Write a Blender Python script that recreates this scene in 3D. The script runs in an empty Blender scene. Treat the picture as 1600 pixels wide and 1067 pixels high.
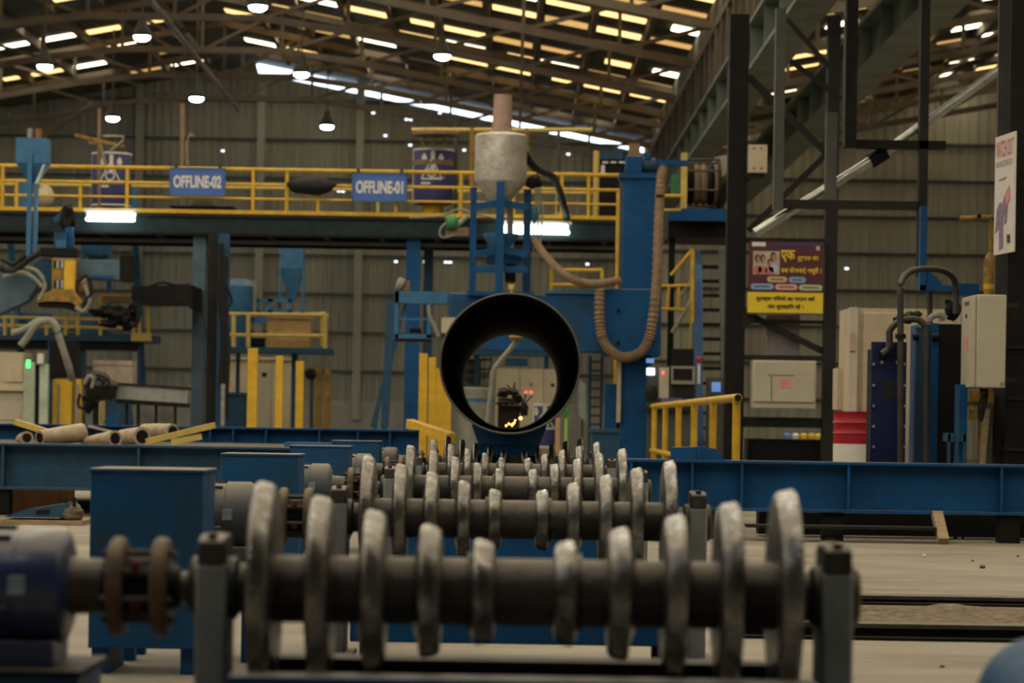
import bpy, math, random
from mathutils import Vector, Matrix, noise
random.seed(7)
sc = bpy.context.scene
COL = sc.collection
# ------------------------------------------------------------------ camera
F, CX, CY, TH, H = 4500.0, 797.0, 656.0, math.radians(0.9), 1.0
cd = bpy.data.cameras.new('camera'); cam = bpy.data.objects.new('camera', cd); COL.objects.link(cam)
cd.sensor_width = 36.0; cd.lens = F/1600*36.0
cd.shift_x = (800-CX)/1600; cd.shift_y = (CY-533.5)/1600
cd.clip_end = 400
cam.matrix_world = Matrix.Translation((0, 0, H)) @ Matrix.Rotation(math.pi/2, 4, 'X') @ Matrix.Rotation(TH, 4, 'Z')
cd.dof.use_dof = True; cd.dof.focus_distance = 18.0; cd.dof.aperture_fstop = 4.0
sc.camera = cam
# ------------------------------------------------------------------ world, exposure
w = bpy.data.worlds.new('sky'); sc.world = w; w.use_nodes = True
bgn = w.node_tree.nodes['Background']
bgn.inputs[0].default_value = (0.72, 0.86, 1.0, 1); bgn.inputs[1].default_value = 3.0
sc.view_settings.view_transform = 'Standard'; sc.view_settings.look = 'None'
sc.view_settings.gamma = 1.0; sc.view_settings.exposure = 0.3; sc.view_settings.use_curve_mapping = False
LAMP_L, SKY_L = 95.0, 4.6
# ------------------------------------------------------------------ pixel of the photo at a chosen distance -> metres
CT, ST = math.cos(TH), math.sin(TH)
def at(px, py, Y):
    u, v = px-CX, py-CY
    return Vector(((u*CT+v*ST)/F*Y, Y, H-(-u*ST+v*CT)/F*Y))
def M(px, Y): return px/F*Y
def rect(x0, y0, x1, y1, Y):
    c = at((x0+x1)/2, (y0+y1)/2, Y); a, b = M(abs(x1-x0), Y)/2, M(abs(y1-y0), Y)/2
    return c.x-a, c.x+a, c.z-b, c.z+b
# ------------------------------------------------------------------ materials
MATS = {}
def mat(name, col, rough=.6, metal=0.0, var=.35, scale=5.0, dust=0.0, bump=0.0, col2=None, emit=0.0, spec=.35, stretch=(1, 1, 1), dustcol=(.20, .168, .128)):
    if name in MATS: return MATS[name]
    m = bpy.data.materials.new(name); m.use_nodes = True; nt = m.node_tree; N = nt.nodes; L = nt.links
    p = N['Principled BSDF']
    p.inputs['Roughness'].default_value = rough; p.inputs['Metallic'].default_value = metal
    p.inputs['Specular IOR Level'].default_value = spec
    if emit:
        p.inputs['Base Color'].default_value = (*[min(1, c) for c in col], 1)
        p.inputs['Emission Color'].default_value = (*col, 1); p.inputs['Emission Strength'].default_value = emit
        MATS[name] = m; return m
    tc = N.new('ShaderNodeTexCoord'); mp = N.new('ShaderNodeMapping'); mp.inputs['Scale'].default_value = stretch
    L.new(tc.outputs['Object'], mp.inputs[0])
    nz = N.new('ShaderNodeTexNoise'); nz.inputs['Scale'].default_value = scale; nz.inputs['Detail'].default_value = 6; nz.inputs['Roughness'].default_value = .65
    L.new(mp.outputs[0], nz.inputs['Vector'])
    rp = N.new('ShaderNodeMapRange'); rp.inputs[1].default_value = .35; rp.inputs[2].default_value = .68
    L.new(nz.outputs['Fac'], rp.inputs[0])
    mx = N.new('ShaderNodeMix'); mx.data_type = 'RGBA'
    c2 = col2 if col2 else tuple(c*(1-var) for c in col)
    mx.inputs[6].default_value = (*col, 1); mx.inputs[7].default_value = (*c2, 1)
    L.new(rp.outputs[0], mx.inputs[0])
    out = mx.outputs[2]
    if dust:
        g = N.new('ShaderNodeNewGeometry'); sx = N.new('ShaderNodeSeparateXYZ'); L.new(g.outputs['Normal'], sx.inputs[0])
        r2 = N.new('ShaderNodeMapRange'); r2.inputs[1].default_value = .35; r2.inputs[2].default_value = .95; r2.inputs[4].default_value = dust
        L.new(sx.outputs['Z'], r2.inputs[0])
        m2 = N.new('ShaderNodeMix'); m2.data_type = 'RGBA'; m2.inputs[7].default_value = (*dustcol, 1)
        L.new(r2.outputs[0], m2.inputs[0]); L.new(out, m2.inputs[6]); out = m2.outputs[2]
    L.new(out, p.inputs['Base Color'])
    if rough < .75:
        r3 = N.new('ShaderNodeMapRange'); r3.inputs[3].default_value = max(.05, rough-.12); r3.inputs[4].default_value = min(1, rough+.18)
        L.new(nz.outputs['Fac'], r3.inputs[0]); L.new(r3.outputs[0], p.inputs['Roughness'])
    if bump:
        n2 = N.new('ShaderNodeTexNoise'); n2.inputs['Scale'].default_value = scale*5; n2.inputs['Detail'].default_value = 4
        L.new(mp.outputs[0], n2.inputs['Vector'])
        bp = N.new('ShaderNodeBump'); bp.inputs['Strength'].default_value = bump; bp.inputs['Distance'].default_value = .02
        L.new(n2.outputs['Fac'], bp.inputs['Height']); L.new(bp.outputs[0], p.inputs['Normal'])
    MATS[name] = m; return m
BLUE = mat('blue paint', (.005, .076, .235), .5, var=.35, scale=3, dust=.75, spec=.2)
BLUEW = mat('worn blue paint', (.005, .08, .25), .55, scale=4, dust=.95, col2=(.018, .05, .085), spec=.2)
BLUEG = mat('faded blue grey paint', (.022, .082, .17), .6, scale=7, dust=.85, col2=(.025, .055, .09), spec=.2)
PEDM = mat('pedestal grey blue', (.24, .27, .29), .6, scale=7, dust=.8, col2=(.16, .175, .185))
STBLUE = mat('steel blue post paint', (.075, .135, .19), .55, scale=4, dust=.5, col2=(.05, .085, .12))
RUST = mat('rust brown iron', (.15, .105, .07), .65, .3, scale=12, dust=.4, col2=(.07, .05, .035))
BEAMD = mat('dark teal beam', (.018, .034, .042), .6, var=.4, dust=.3, spec=.2)
BLUEB = mat('bright blue paint', (.035, .15, .31), .5, var=.3, dust=.5)
NAVY = mat('navy paint', (.006, .012, .075), .35, var=.3, dust=.4)
MOTORB = mat('motor blue enamel', (.022, .04, .16), .28, scale=4, dust=.7, col2=(.03, .04, .09), spec=.6)
MOTORG = mat('dusty motor grey', (.10, .115, .13), .6, scale=6, dust=.9, col2=(.06, .075, .095))
STEEL = mat('worn roller steel', (.32, .315, .31), .25, .85, scale=12, dust=.05, bump=.09, col2=(.085, .078, .068))
SHAFT = mat('dark oily steel', (.085, .08, .074), .5, .5, scale=7, dust=.35, bump=.2, col2=(.04, .036, .032))
BLACK = mat('black steel', (.009, .009, .0095), .65, var=.5, dust=.2, spec=.2)
BLACKR = mat('black rubber', (.012, .012, .013), .7, var=.4, dust=.15)
DARK = mat('dark structural steel', (.017, .0175, .017), .65, var=.4, scale=2, dust=.25, spec=.25)
COLM = mat('grey column paint', (.075, .08, .076), .6, var=.35, scale=2, dust=.3)
GIRD = mat('grey green girder paint', (.15, .18, .155), .6, var=.3, scale=1.2)
TRUSS = mat('brown dusty truss paint', (.16, .128, .095), .7, var=.4, scale=1.5)
SHEET = mat('dull corrugated sheet', (.33, .33, .275), .6, var=.35, scale=.8, stretch=(1, 1, .2))
SHEETR = mat('beige corrugated sheet', (.52, .50, .395), .6, var=.3, scale=.8, stretch=(1, 1, .2))
ROOF = mat('dark green roof sheet', (.085, .095, .07), .6, var=.4, scale=.4)
WHITEW = mat('whitewashed masonry', (.36, .35, .33), .85, var=.25, scale=2)
YEL = mat('yellow paint', (.70, .43, .03), .5, var=.3, scale=5, dust=.35)
YELP = mat('pale yellow paint', (.62, .47, .13), .55, var=.25, scale=5, dust=.35)
YELD = mat('dirty yellow paint', (.40, .22, .025), .6, scale=9, dust=.5, col2=(.10, .07, .03))
CREAM = mat('cream cabinet paint', (.52, .45, .32), .55, var=.2, scale=3, dust=.4)
GREYB = mat('grey beige enamel', (.43, .40, .32), .5, var=.12, scale=3, dust=.5)
WHITE = mat('white paint', (.70, .69, .66), .6, var=.12)
RED = mat('red paint', (.36, .012, .028), .4, var=.25, dust=.3)
WOOD = mat('raw timber', (.36, .27, .17), .8, var=.4, scale=6, stretch=(1, 1, 5))
WOODB = mat('brown board', (.22, .11, .045), .7, var=.35, scale=4, stretch=(4, 1, .6))
BOXW = mat('plywood', (.50, .33, .15), .75, var=.25, scale=4)
SILV = mat('wrinkled silver foil', (.56, .55, .54), .42, .3, scale=2.2, bump=1.0, col2=(.30, .27, .22))
PINK = mat('dusty pink duct', (.36, .24, .19), .7, var=.2)
PIPEM = mat('black mill scale', (.007, .007, .007), .8, 0, var=.4, scale=3)
RIMM = mat('bare pipe edge', (.12, .115, .11), .5, .6, var=.35, scale=9)
HOSE = mat('tan corrugated hose', (.25, .17, .105), .75, var=.35, scale=9)
HOSEG = mat('grey hose', (.26, .26, .225), .6, var=.3)
PIPEG = mat('dark grey pipe', (.055, .055, .055), .5, .2, var=.35, scale=6, dust=.4)
DRUMB = mat('indigo drum print', (.055, .06, .20), .45, var=.3, scale=4)
SIGNB = mat('sign blue', (.06, .145, .46), .5, var=.1)
GREEN = mat('green paint', (.05, .22, .08), .5, var=.3)
GREENL = mat('lime tape', (.35, .62, .12), .5, var=.2)
SILVS = mat('bright galvanised metal', (.55, .58, .57), .28, .8, scale=5, col2=(.30, .32, .32))
FLOORM = mat('dusty concrete', (.28, .255, .21), .8, scale=1.3, bump=.12, col2=(.15, .132, .105), stretch=(.5, .9, 1))
DIRT = mat('loose grit', (.24, .19, .13), .95, scale=14, bump=1.0, col2=(.07, .055, .04))
MAROON = mat('maroon print', (.085, .022, .035), .5, var=.1)
YPRINT = mat('yellow print', (.72, .54, .03), .5, var=.08)
INK = mat('black print', (.03, .03, .03), .6, var=.1)
SCRAP = mat('dusty wrapped scrap pipe', (.44, .36, .26), .6, scale=8, col2=(.26, .2, .14))
TUBEL = mat('fluorescent tube glow', (.80, 1.0, .90), emit=6.0)
LENS = mat('high bay lamp lens', (.86, .97, 1.0), emit=LAMP_L)
SK = [mat('rooflight glow strong', (1.0, .85, .60), emit=SKY_L), mat('rooflight glow mid', (1.0, .66, .25), emit=SKY_L*.36), mat('rooflight glow weak', (1.0, .58, .20), emit=SKY_L*.13)]
LEDG = mat('green indicator', (.1, 1.0, .25), emit=1.2)
SCRN = mat('lit screen', (.75, .85, 1.0), emit=1.6)
SCRB = mat('blue screen', (.10, .22, .55), emit=.6)
ARC = mat('hot weld spark', (1.0, .48, .12), emit=5.0)
LEDR = mat('red indicator', (1.0, .12, .10), emit=1.5)
# ------------------------------------------------------------------ mesh builder
def frame(d):
    d = d.normalized(); a = Vector((0, 0, 1)) if abs(d.z) < .95 else Vector((0, 1, 0))
    u = d.cross(a).normalized(); return u, d.cross(u).normalized()
class B:
    def __init__(s): s.v, s.f = [], []
    def add(s, vs, fs):
        o = len(s.v); s.v += [Vector(q) for q in vs]; s.f += [tuple(i+o for i in q) for q in fs]; return s
    def box(s, x0, x1, y0, y1, z0, z1):
        return s.add([(x0, y0, z0), (x1, y0, z0), (x1, y1, z0), (x0, y1, z0), (x0, y0, z1), (x1, y0, z1), (x1, y1, z1), (x0, y1, z1)],
                     [(3, 2, 1, 0), (4, 5, 6, 7), (0, 1, 5, 4), (1, 2, 6, 5), (2, 3, 7, 6), (3, 0, 4, 7)])
    def pbox(s, x0, y0, x1, y1, Y, d):
        a, b, c, e = rect(x0, y0, x1, y1, Y); return s.box(a, b, Y, Y+d, c, e)
    def bar(s, p0, p1, w_, h_):
        p0, p1 = Vector(p0), Vector(p1); d = (p1-p0).normalized()
        u, w2 = frame(d); a, b = u*w_/2, w2*h_/2
        return s.add([p0-a-b, p0+a-b, p0+a+b, p0-a+b, p1-a-b, p1+a-b, p1+a+b, p1-a+b],
                     [(0, 1, 2, 3), (7, 6, 5, 4), (0, 4, 5, 1), (1, 5, 6, 2), (2, 6, 7, 3), (3, 7, 4, 0)])
    def lathe(s, o, d, prof, n=16, caps=True):
        o, d = Vector(o), Vector(d).normalized(); u, w2 = frame(d); vs, fs = [], []
        for t, r in prof:
            for k in range(n):
                a = 2*math.pi*k/n; vs.append(o+d*t+(u*math.cos(a)+w2*math.sin(a))*r)
        for i in range(len(prof)-1):
            for k in range(n):
                k2 = (k+1) % n; fs.append((i*n+k, (i+1)*n+k, (i+1)*n+k2, i*n+k2))
        if caps:
            fs.append(tuple(range(n))); fs.append(tuple((len(prof)-1)*n+k for k in reversed(range(n))))
        return s.add(vs, fs)
    def cyl(s, p0, p1, r, r2=None, n=14, caps=True):
        p0, p1 = Vector(p0), Vector(p1); return s.lathe(p0, p1-p0, [(0, r), ((p1-p0).length, r if r2 is None else r2)], n, caps)
    def tube(s, pts, r, n=8, rib=0.0):
        pts = [Vector(q) for q in pts]; vs, fs = [], []
        for i, q in enumerate(pts):
            d = (pts[min(i+1, len(pts)-1)]-pts[max(i-1, 0)]); u, w2 = frame(d)
            rr = r*(1+(rib if i % 2 else -rib))
            for k in range(n):
                a = 2*math.pi*k/n; vs.append(q+(u*math.cos(a)+w2*math.sin(a))*rr)
        for i in range(len(pts)-1):
            for k in range(n):
                k2 = (k+1) % n; fs.append((i*n+k, (i+1)*n+k, (i+1)*n+k2, i*n+k2))
        fs.append(tuple(range(n))); fs.append(tuple((len(pts)-1)*n+k for k in reversed(range(n))))
        return s.add(vs, fs)
    def prism(s, poly, a0, a1, axis='y'):
        n = len(poly)
        P = {'y': lambda p, a: (p[0], a, p[1]), 'x': lambda p, a: (a, p[0], p[1]), 'z': lambda p, a: (p[0], p[1], a)}[axis]
        return s.add([P(p, a0) for p in poly]+[P(p, a1) for p in poly],
                     [tuple(range(n)), tuple(reversed(range(n, 2*n)))]+[(i, i+n, (i+1) % n+n, (i+1) % n) for i in range(n)])
    def pprism(s, pts, Y, d):
        return s.prism([(at(x, y, Y).x, at(x, y, Y).z) for x, y in pts], Y, Y+d)
    def blob(s, c, r, seed=0, amp=.25, n=10):
        c = Vector(c); vs, fs = [], []
        for i in range(n+1):
            th = math.pi*i/n
            for k in range(2*n):
                ph = math.pi*k/n; d = Vector((math.sin(th)*math.cos(ph), math.sin(th)*math.sin(ph), math.cos(th)))
                q = 1+amp*noise.noise(d*1.7+Vector((seed*3.1, seed, 0)))+amp*.5*noise.noise(d*4+Vector((seed, 0, 5)))
                vs.append(c+Vector((d.x*r[0], d.y*r[1], d.z*r[2]))*q)
        for i in range(n):
            for k in range(2*n):
                k2 = (k+1) % (2*n); fs.append((i*2*n+k, (i+1)*2*n+k, (i+1)*2*n+k2, i*2*n+k2))
        return s.add(vs, fs)
def smoothpath(pts, per=6):
    pts = [Vector(q) for q in pts]; out = []
    for i in range(len(pts)-1):
        p0, p1, p2, p3 = pts[max(i-1, 0)], pts[i], pts[i+1], pts[min(i+2, len(pts)-1)]
        for k in range(per):
            t = k/per
            out.append(.5*((2*p1)+(p2-p0)*t+(2*p0-5*p1+4*p2-p3)*t*t+(3*p1-p0-3*p2+p3)*t**3))
    return out+[pts[-1]]
def ppath(pts, per=6): return smoothpath([at(*q) for q in pts], per)
# ------------------------------------------------------------------ objects
OFF = {}
def props(o, label=None, cat=None, group=None, kind=None):
    for k, v in (('label', label), ('category', cat), ('group', group), ('kind', kind)):
        if v: o[k] = v
    return o
def thing(name, label, cat, loc, group=None):
    o = bpy.data.objects.new(name, None); COL.objects.link(o); o.location = loc; o.empty_display_size = .1
    OFF[o] = Vector(loc); return props(o, label, cat, group)
def make(name, b, m, parent=None, bevel=0.0, label=None, cat=None, group=None, kind=None, fix=True):
    me = bpy.data.meshes.new(name)
    if parent is not None: off = OFF[parent]
    else:
        lo = [min(q[i] for q in b.v) for i in range(3)]; hi = [max(q[i] for q in b.v) for i in range(3)]
        off = Vector(((lo[0]+hi[0])/2, (lo[1]+hi[1])/2, lo[2]))
    me.from_pydata([q-off for q in b.v], [], b.f)
    if fix:
        import bmesh
        bm = bmesh.new(); bm.from_mesh(me); bmesh.ops.recalc_face_normals(bm, faces=bm.faces); bm.to_mesh(me); bm.free()
    me.materials.append(m)
    me.polygons.foreach_set('use_smooth', [True]*len(me.polygons)); me.set_sharp_from_angle(angle=math.radians(38))
    o = bpy.data.objects.new(name, me); COL.objects.link(o); OFF[o] = off.copy()
    if parent is not None: o.parent = parent
    else: o.location = off
    if bevel:
        bv = o.modifiers.new('bevel', 'BEVEL'); bv.width = bevel; bv.segments = 2; bv.limit_method = 'ANGLE'; bv.angle_limit = math.radians(50)
    return props(o, label, cat, group, kind)
def struct(name, b, m, **k): return make(name, b, m, kind='structure', **k)
def copy_tree(o, parent=None):
    c = o.copy(); COL.objects.link(c); OFF[c] = OFF[o]
    if parent is not None: c.parent = parent
    for ch in list(o.children): copy_tree(ch, c)
    return c
def text(name, body, x, z, Y, size, m, parent, width=None, facing='-y', height=None, bold=.02):
    cu = bpy.data.curves.new(name, 'FONT'); cu.body = body; cu.size = size; cu.align_x = 'CENTER'; cu.align_y = 'CENTER'; cu.extrude = .002; cu.offset = size*bold
    t = bpy.data.objects.new('tmp', cu); COL.objects.link(t)
    dg = bpy.context.evaluated_depsgraph_get(); me = bpy.data.meshes.new_from_object(t.evaluated_get(dg))
    bpy.data.objects.remove(t)
    xs = [q.co.x for q in me.vertices]; ys = [q.co.y for q in me.vertices]
    if xs:
        cxm, cym = (min(xs)+max(xs))/2, (min(ys)+max(ys))/2
        k = (width/(max(xs)-min(xs))) if width else 1.0
        k2 = (height/(max(ys)-min(ys))) if height else k
        for q in me.vertices: q.co.x = (q.co.x-cxm)*k; q.co.y = (q.co.y-cym)*k2
    R = Matrix.Rotation(math.pi/2, 4, 'X')
    if facing == '-x': R = Matrix.Rotation(-math.pi/2, 4, 'Z') @ R
    me.transform(Matrix.Translation(Vector((x, Y, z))-OFF[parent]) @ R)
    me.materials.clear(); me.materials.append(m); me.name = name
    o = bpy.data.objects.new(name, me); COL.objects.link(o); o.parent = parent; OFF[o] = OFF[parent]
    return o
# ================================================================== THE SETTING
RX, RZ, SL, EX = -8.0, 12.0, .19, 4.2          # ridge position, ridge height, roof slope, valley line between the bays
ZB, ZR = 90.0, 88.0                            # back walls of the main and the right bay
def roofz(x):
    if x <= EX: return RZ-abs(x-RX)*SL
    return RZ-(EX-RX)*SL+(x-EX)*SL
struct('floor', B().box(-22, 20, -16, 96, -.3, 0), FLOORM)
def corrugated(x0, x1, Y, z0, top, pitch=.26, holes=()):
    b = B(); x = x0; prof = [(0, 0), (.36, 0), (.5, -.05), (.86, -.05), (1, 0)]
    while x < x1:
        for (a, da), (c, dc) in zip(prof[:-1], prof[1:]):
            xa, xc = x+a*pitch, x+c*pitch; cuts = [z0, top((xa+xc)/2)]; hz = [h for hx, h in holes if xa <= hx < xc and da == dc]
            segs = []; lo = z0
            for h in sorted(hz): segs.append((lo, h)); lo = h+.05
            segs.append((lo, None))
            for s0, s1 in segs:
                b.add([(xa, Y+da, s0), (xc, Y+dc, s0), (xc, Y+dc, s1 if s1 else top(xc)), (xa, Y+da, s1 if s1 else top(xa))], [(0, 1, 2, 3)])
        x += pitch
    return b
holes = [(at(x, y, ZB).x, at(x, y, ZB).z) for x, y in ((616, 410), (657, 410), (697, 411), (915, 414), (580, 178), (636, 188), (684, 178), (595, 213), (685, 197), (727, 236), (880, 242), (222, 295), (643, 228), (345, 237), (530, 300))]
holes = [(h[0]+dx, h[1]) for h in holes for dx in (0, .06, .12)]
wb = struct('wall_back', corrugated(-20.2, EX+.3, ZB, 1.5, lambda x: roofz(x)-(.30 if x > RX-.1 else -.03), holes=holes), SHEET, fix=False)
for k in range(8): make('girt', B().box(-20, EX, ZB-.14, ZB-.06, 2.4+k*1.2, 2.47+k*1.2), COLM, wb)
for px in (215, 405, 560): make('wall_column', B().pbox(px-6, 130, px+6, 656, ZB-.4, .25), SHEET, wb)
make('dado_wall', B().box(-20, EX, ZB-.3, ZB-.02, 0, 1.52), WHITEW, wb)
wr = struct('wall_back_right', corrugated(EX-.2, 17, ZR, 0, lambda x: roofz(x)+.03, pitch=.30, holes=[(at(x, y, ZR).x, at(x, y, ZR).z) for x, y in ((1321, 421), (1302, 495), (1252, 272))]), SHEETR, fix=False)
for k in range(8): make('girt', B().box(EX, 17, ZR-.16, ZR-.06, 1.7+k*1.12, 1.79+k*1.12), COLM, wr)
struct('wall_return', B().box(EX+.28, EX+.4, ZR+.1, ZB+.1, 0, 9.9), SHEET)
struct('wall_left', B().box(-20.4, -20.2, -16, 90, 0, 9.8), SHEET)
struct('wall_right', B().box(16.6, 16.8, -16, 88, 0, 12), SHEET)
struct('wall_front', B().box(-20.4, 16.8, -16.3, -16, 0, 12), SHEET)
# --- roof slopes, purlins and rooflight sheets
slopes = []
for nm, xa, xb, ye in (('ceiling', RX, EX, ZB), ('ceiling_left', -20.3, RX, ZB), ('ceiling_right', EX, 16.7, ZR)):
    slopes.append((struct(nm, B().prism([(xa, roofz(xa+1e-4)), (xb, roofz(xb-1e-4)), (xb, roofz(xb-1e-4)+.05), (xa, roofz(xa+1e-4)+.05)], -16, ye), ROOF), xa, xb, ye))
random.seed(11)
strips = [56.6, 58.9, 61.3, 63.8, 66.4, 69.0, 71.8, 74.6, 77.6, 80.6, 83.6, 86.6]
for c, (par, xa, xb, ye) in enumerate(slopes):
    n = int(round((xb-xa)/1.22)); st = (xb-xa)/n
    for k in range(1, n):
        x = xa+k*st; z = roofz(x)
        make('purlin', B().box(x-.06, x+.06, -15.8, ye-3.5, z-.24, z-.02), TRUSS, par)
    for y in strips:
        if y > ye-1.2: continue
        L = .74 if c == 0 else .6
        for k in range(n):
            if random.random() < (.10 if c != 2 else .2) + (.26 if c == 1 else 0): continue
            a, b_ = xa+k*st+.08+random.random()*.05, xa+(k+1)*st-.08-random.random()*.06
            if random.random() < .2: a += st*.3
            m = SK[0] if random.random() < (.45 if c == 0 else .4) else SK[1] if random.random() < .7 else SK[2]
            z1, z2 = roofz(a)-.012, roofz(b_)-.012
            make('rooflight_sheet', B().prism([(a, z1), (b_, z2), (b_, z2-.02), (a, z1-.02)], y, y+L*(.75+.4*random.random())), m, par)
    y = 5.0
    while y < 55:
        a, b_ = xa+.2, xb-.2
        make('rooflight_sheet', B().prism([(a, roofz(a)-.02), (b_, roofz(b_)-.02), (b_, roofz(b_)-.04), (a, roofz(a)-.04)], y, y+1.15), SK[0], par)
        y += 3.6
# --- roof trusses
for i, y in enumerate((54.5, 60.5, 67.0, 73.0, 78.5, 84.0)):
    for c, (xa, xb, lab) in enumerate(((-20.1, EX, 'main hall'), (EX+.1, 16.5, 'right bay'))):
        if c and y > 85: continue
        pos = ['closest to the camera', 'second from the camera', 'third from the camera', 'fourth from the camera', 'fifth from the camera', 'next to the back wall'][i]
        t = thing('roof_truss', 'brown lattice steel roof truss of the %s, %s' % (lab, pos), 'roof truss', ((xa+xb)/2, y, roofz(xb)-1.5), 'roof trusses')
        n = 12 if c == 0 else 6; xs = [xa+(xb-xa)*k/n for k in range(n+1)]
        top = [Vector((x, y, roofz(x)-.32)) for x in xs]
        def low(x):
            if c == 0: return min(roofz(x)-1.25, RZ-1.75)
            return roofz(x)-1.15
        bot = [Vector((x, y, low(x))) for x in xs]
        for nm2, P in (('top_chord', top), ('bottom_chord', bot)):
            b = B()
            for k in range(n): b.bar(P[k], P[k+1], .13, .16)
            make(nm2, b, TRUSS, t)
        for k in range(n+1):
            make('web_post', B().bar(top[k], bot[k], .08, .08), TRUSS, t)
            if k < n: make('web_diagonal', B().bar(top[k], bot[k+1], .08, .08) if (k < n//2) else B().bar(bot[k], top[k+1], .08, .08), TRUSS, t)
make('roof_brace', B().tube([at(228, -10, 55), at(372, 172, 74)], .06), TRUSS, label='long slanting brace tube hanging below the hall trusses', cat='brace')
make('wind_brace', B().tube([at(60, 217, 84), at(145, 163, 84)], .09), TRUSS, label='pale diagonal strut under the far truss at the left', cat='brace')
# --- high bay lamps, then unseen fill lamps added out of view
def lamp(p, label):
    t = thing('high_bay_lamp', label, 'lamp', p, 'high bay lamps')
    p = Vector(p)
    make('housing', B().lathe(p, (0, 0, 1), [(.0, .20), (.06, .21), (.16, .16), (.26, .10), (.42, .07)], 18), COLM, t)
    make('lens', B().lathe(p-Vector((0, 0, .03)), (0, 0, 1), [(-.06, .09), (-.03, .15), (0, .17), (.05, .17)], 18), LENS, t)
    make('suspension_rod', B().cyl(p+Vector((0, 0, .4)), (p.x, p.y, roofz(p.x)-.06), .02, n=6), TRUSS, t)
    return t
for (px, py), lb in (((403, 10), 'glowing high bay lamp hanging at the top edge over the left sign'), ((222, 57), 'glowing high bay lamp hanging above the left indigo drum'), ((70, 103), 'glowing high bay lamp hanging at the upper left by the skylights'),
                     ((471, 115), 'glowing high bay lamp hanging by the end of the back wall gap'), ((691, 87), 'glowing high bay lamp hanging highest left of the duct stack'), ((176, 184), 'small far high bay lamp directly above the left indigo drum'),
                     ((307, 153), 'small far high bay lamp above the left blue sign'), ((511, 197), 'small far high bay lamp left of the right blue sign')):
    z = 9.0; Y = (z-H)/(at(px, py, 1).z-H)
    lamp(at(px, py, Y), lb)
for x in (-14.5, -8.5, -2.0):  # unseen rows set overhead as main fill; first row added for front light
    for y in (2, 12, 22, 32, 42):
        lamp((x, y, 9.0), 'high bay lamp added as fill outside the picture, %s aisle, %s row from the front' % ({-14.5: 'left', -8.5: 'middle', -2.0: 'right'}[x], {2: 'first', 12: 'second', 22: 'third', 32: 'fourth', 42: 'fifth'}[y]))
for y in (64, 73, 82):  # added out of view to brighten the main hall back wall
    lamp((-16.8, y, 9.0), 'fill lamp added outside the picture by the left wall, %s from the front' % {64: 'first', 73: 'second', 82: 'third'}[y])
for y in (66, 77):  # added out of view to light the right bay back wall directly
    lamp((15.6, y, 9.0), 'fill lamp added outside the picture by the right bay back wall, %s one' % {66: 'nearer', 77: 'farther'}[y])
for y in (30, 42, 54):  # extra unseen lamps that lift the brightness of the right bay
    lamp((11.6, y, 9.0), 'fill lamp added outside the picture in the right bay, %s from the front' % {30: 'first', 42: 'second', 54: 'third'}[y])
# --- crane runway between the bays
for nm, gx, lab in (('crane_girder', 3.82, 'long grey green crane girder running along the main hall'), ('crane_girder', 5.5, 'long grey green crane girder running along the right bay')):
    t = thing(nm, lab, 'girder', (gx, 24, 6.4), 'crane girders')
    make('bottom_flange', B().box(gx-.26, gx+.26, 24, 79.5, 6.4, 6.46), GIRD, t)
    make('web', B().box(gx-.03, gx+.03, 24, 79.5, 6.46, 7.1), GIRD, t)
    make('top_flange', B().box(gx-.26, gx+.26, 24, 79.5, 7.1, 7.16), GIRD, t)
    make('crane_rail', B().box(gx-.05, gx+.05, 24, 79.5, 7.16, 7.28), DARK, t)
    y = 25.0
    while y < 79:
        make('stiffener', B().box(gx-.22, gx-.03, y, y+.03, 6.46, 7.1), GIRD, t); y += 2.4
vs = struct('trim_valley', B().box(3.7, 4.0, 22, 89.8, 8.35, 8.5), TRUSS)
sh = B(); y = 24.0
while y < 89.5:
    sh.add([(4.02, y, 7.2), (4.02, y+.2, 7.2), (4.08, y+.25, 7.2), (4.08, y+.4, 7.2), (4.02, y, 9.6), (4.02, y+.2, 9.6), (4.08, y+.25, 9.6), (4.08, y+.4, 9.6)], [(0, 1, 5, 4), (1, 2, 6, 5), (2, 3, 7, 6)]); y += .42
pw = struct('wall_partition', sh, SHEET, fix=False)
y = 26.0
while y < 89:
    make('partition_post', B().box(3.70, 3.86, y, y+.16, 7.2, 8.35), TRUSS if int(y) % 3 else COLM, pw); y += 1.45
# --- lattice column carrying the safety boards, and the near column
Y = 38.0
t = thing('lattice_column', 'black lattice steel column carrying the safety boards and grey cabinet', 'column', (at(1228, 700, Y).x, Y, 0))
xl0, xl1 = at(1134, 500, Y).x, at(1164, 500, Y).x; xr0, xr1 = at(1288, 500, Y).x, at(1307, 500, Y).x
make('column_leg', B().box(xl0, xl1, Y, Y+.25, 0, 6.4), BLACK, t); make('column_leg', B().box(xr0, xr1, Y, Y+.25, 0, 6.4), DARK, t)
for y0, y1 in ((372, 380), (555, 563), (652, 668), (500, 505)): make('cross_tie', B().pbox(1160, y0, 1292, y1, Y+.08, .12), DARK, t)
for p, q in (((1170, 492), (1292, 552)), ((1170, 360), (1292, 240)), ((1170, 120), (1292, 240))): make('lattice_brace', B().bar(at(*p, Y+.16), at(*q, Y+.16), .12, .08), DARK, t)
make('gusset', B().pprism([(1160, 480), (1190, 480), (1175, 505), (1160, 512)], Y-.02, .04), DARK, t)
make('base_plinth', B().pbox(1168, 686, 1308, 745, Y+.4, .6), BLACK, t)
Y = 26.3
t = thing('hall_column', 'dark steel column at the right edge holding the white poster', 'column', (at(1590, 700, Y).x, Y, 0))
x0 = at(1573, 500, Y).x
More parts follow.
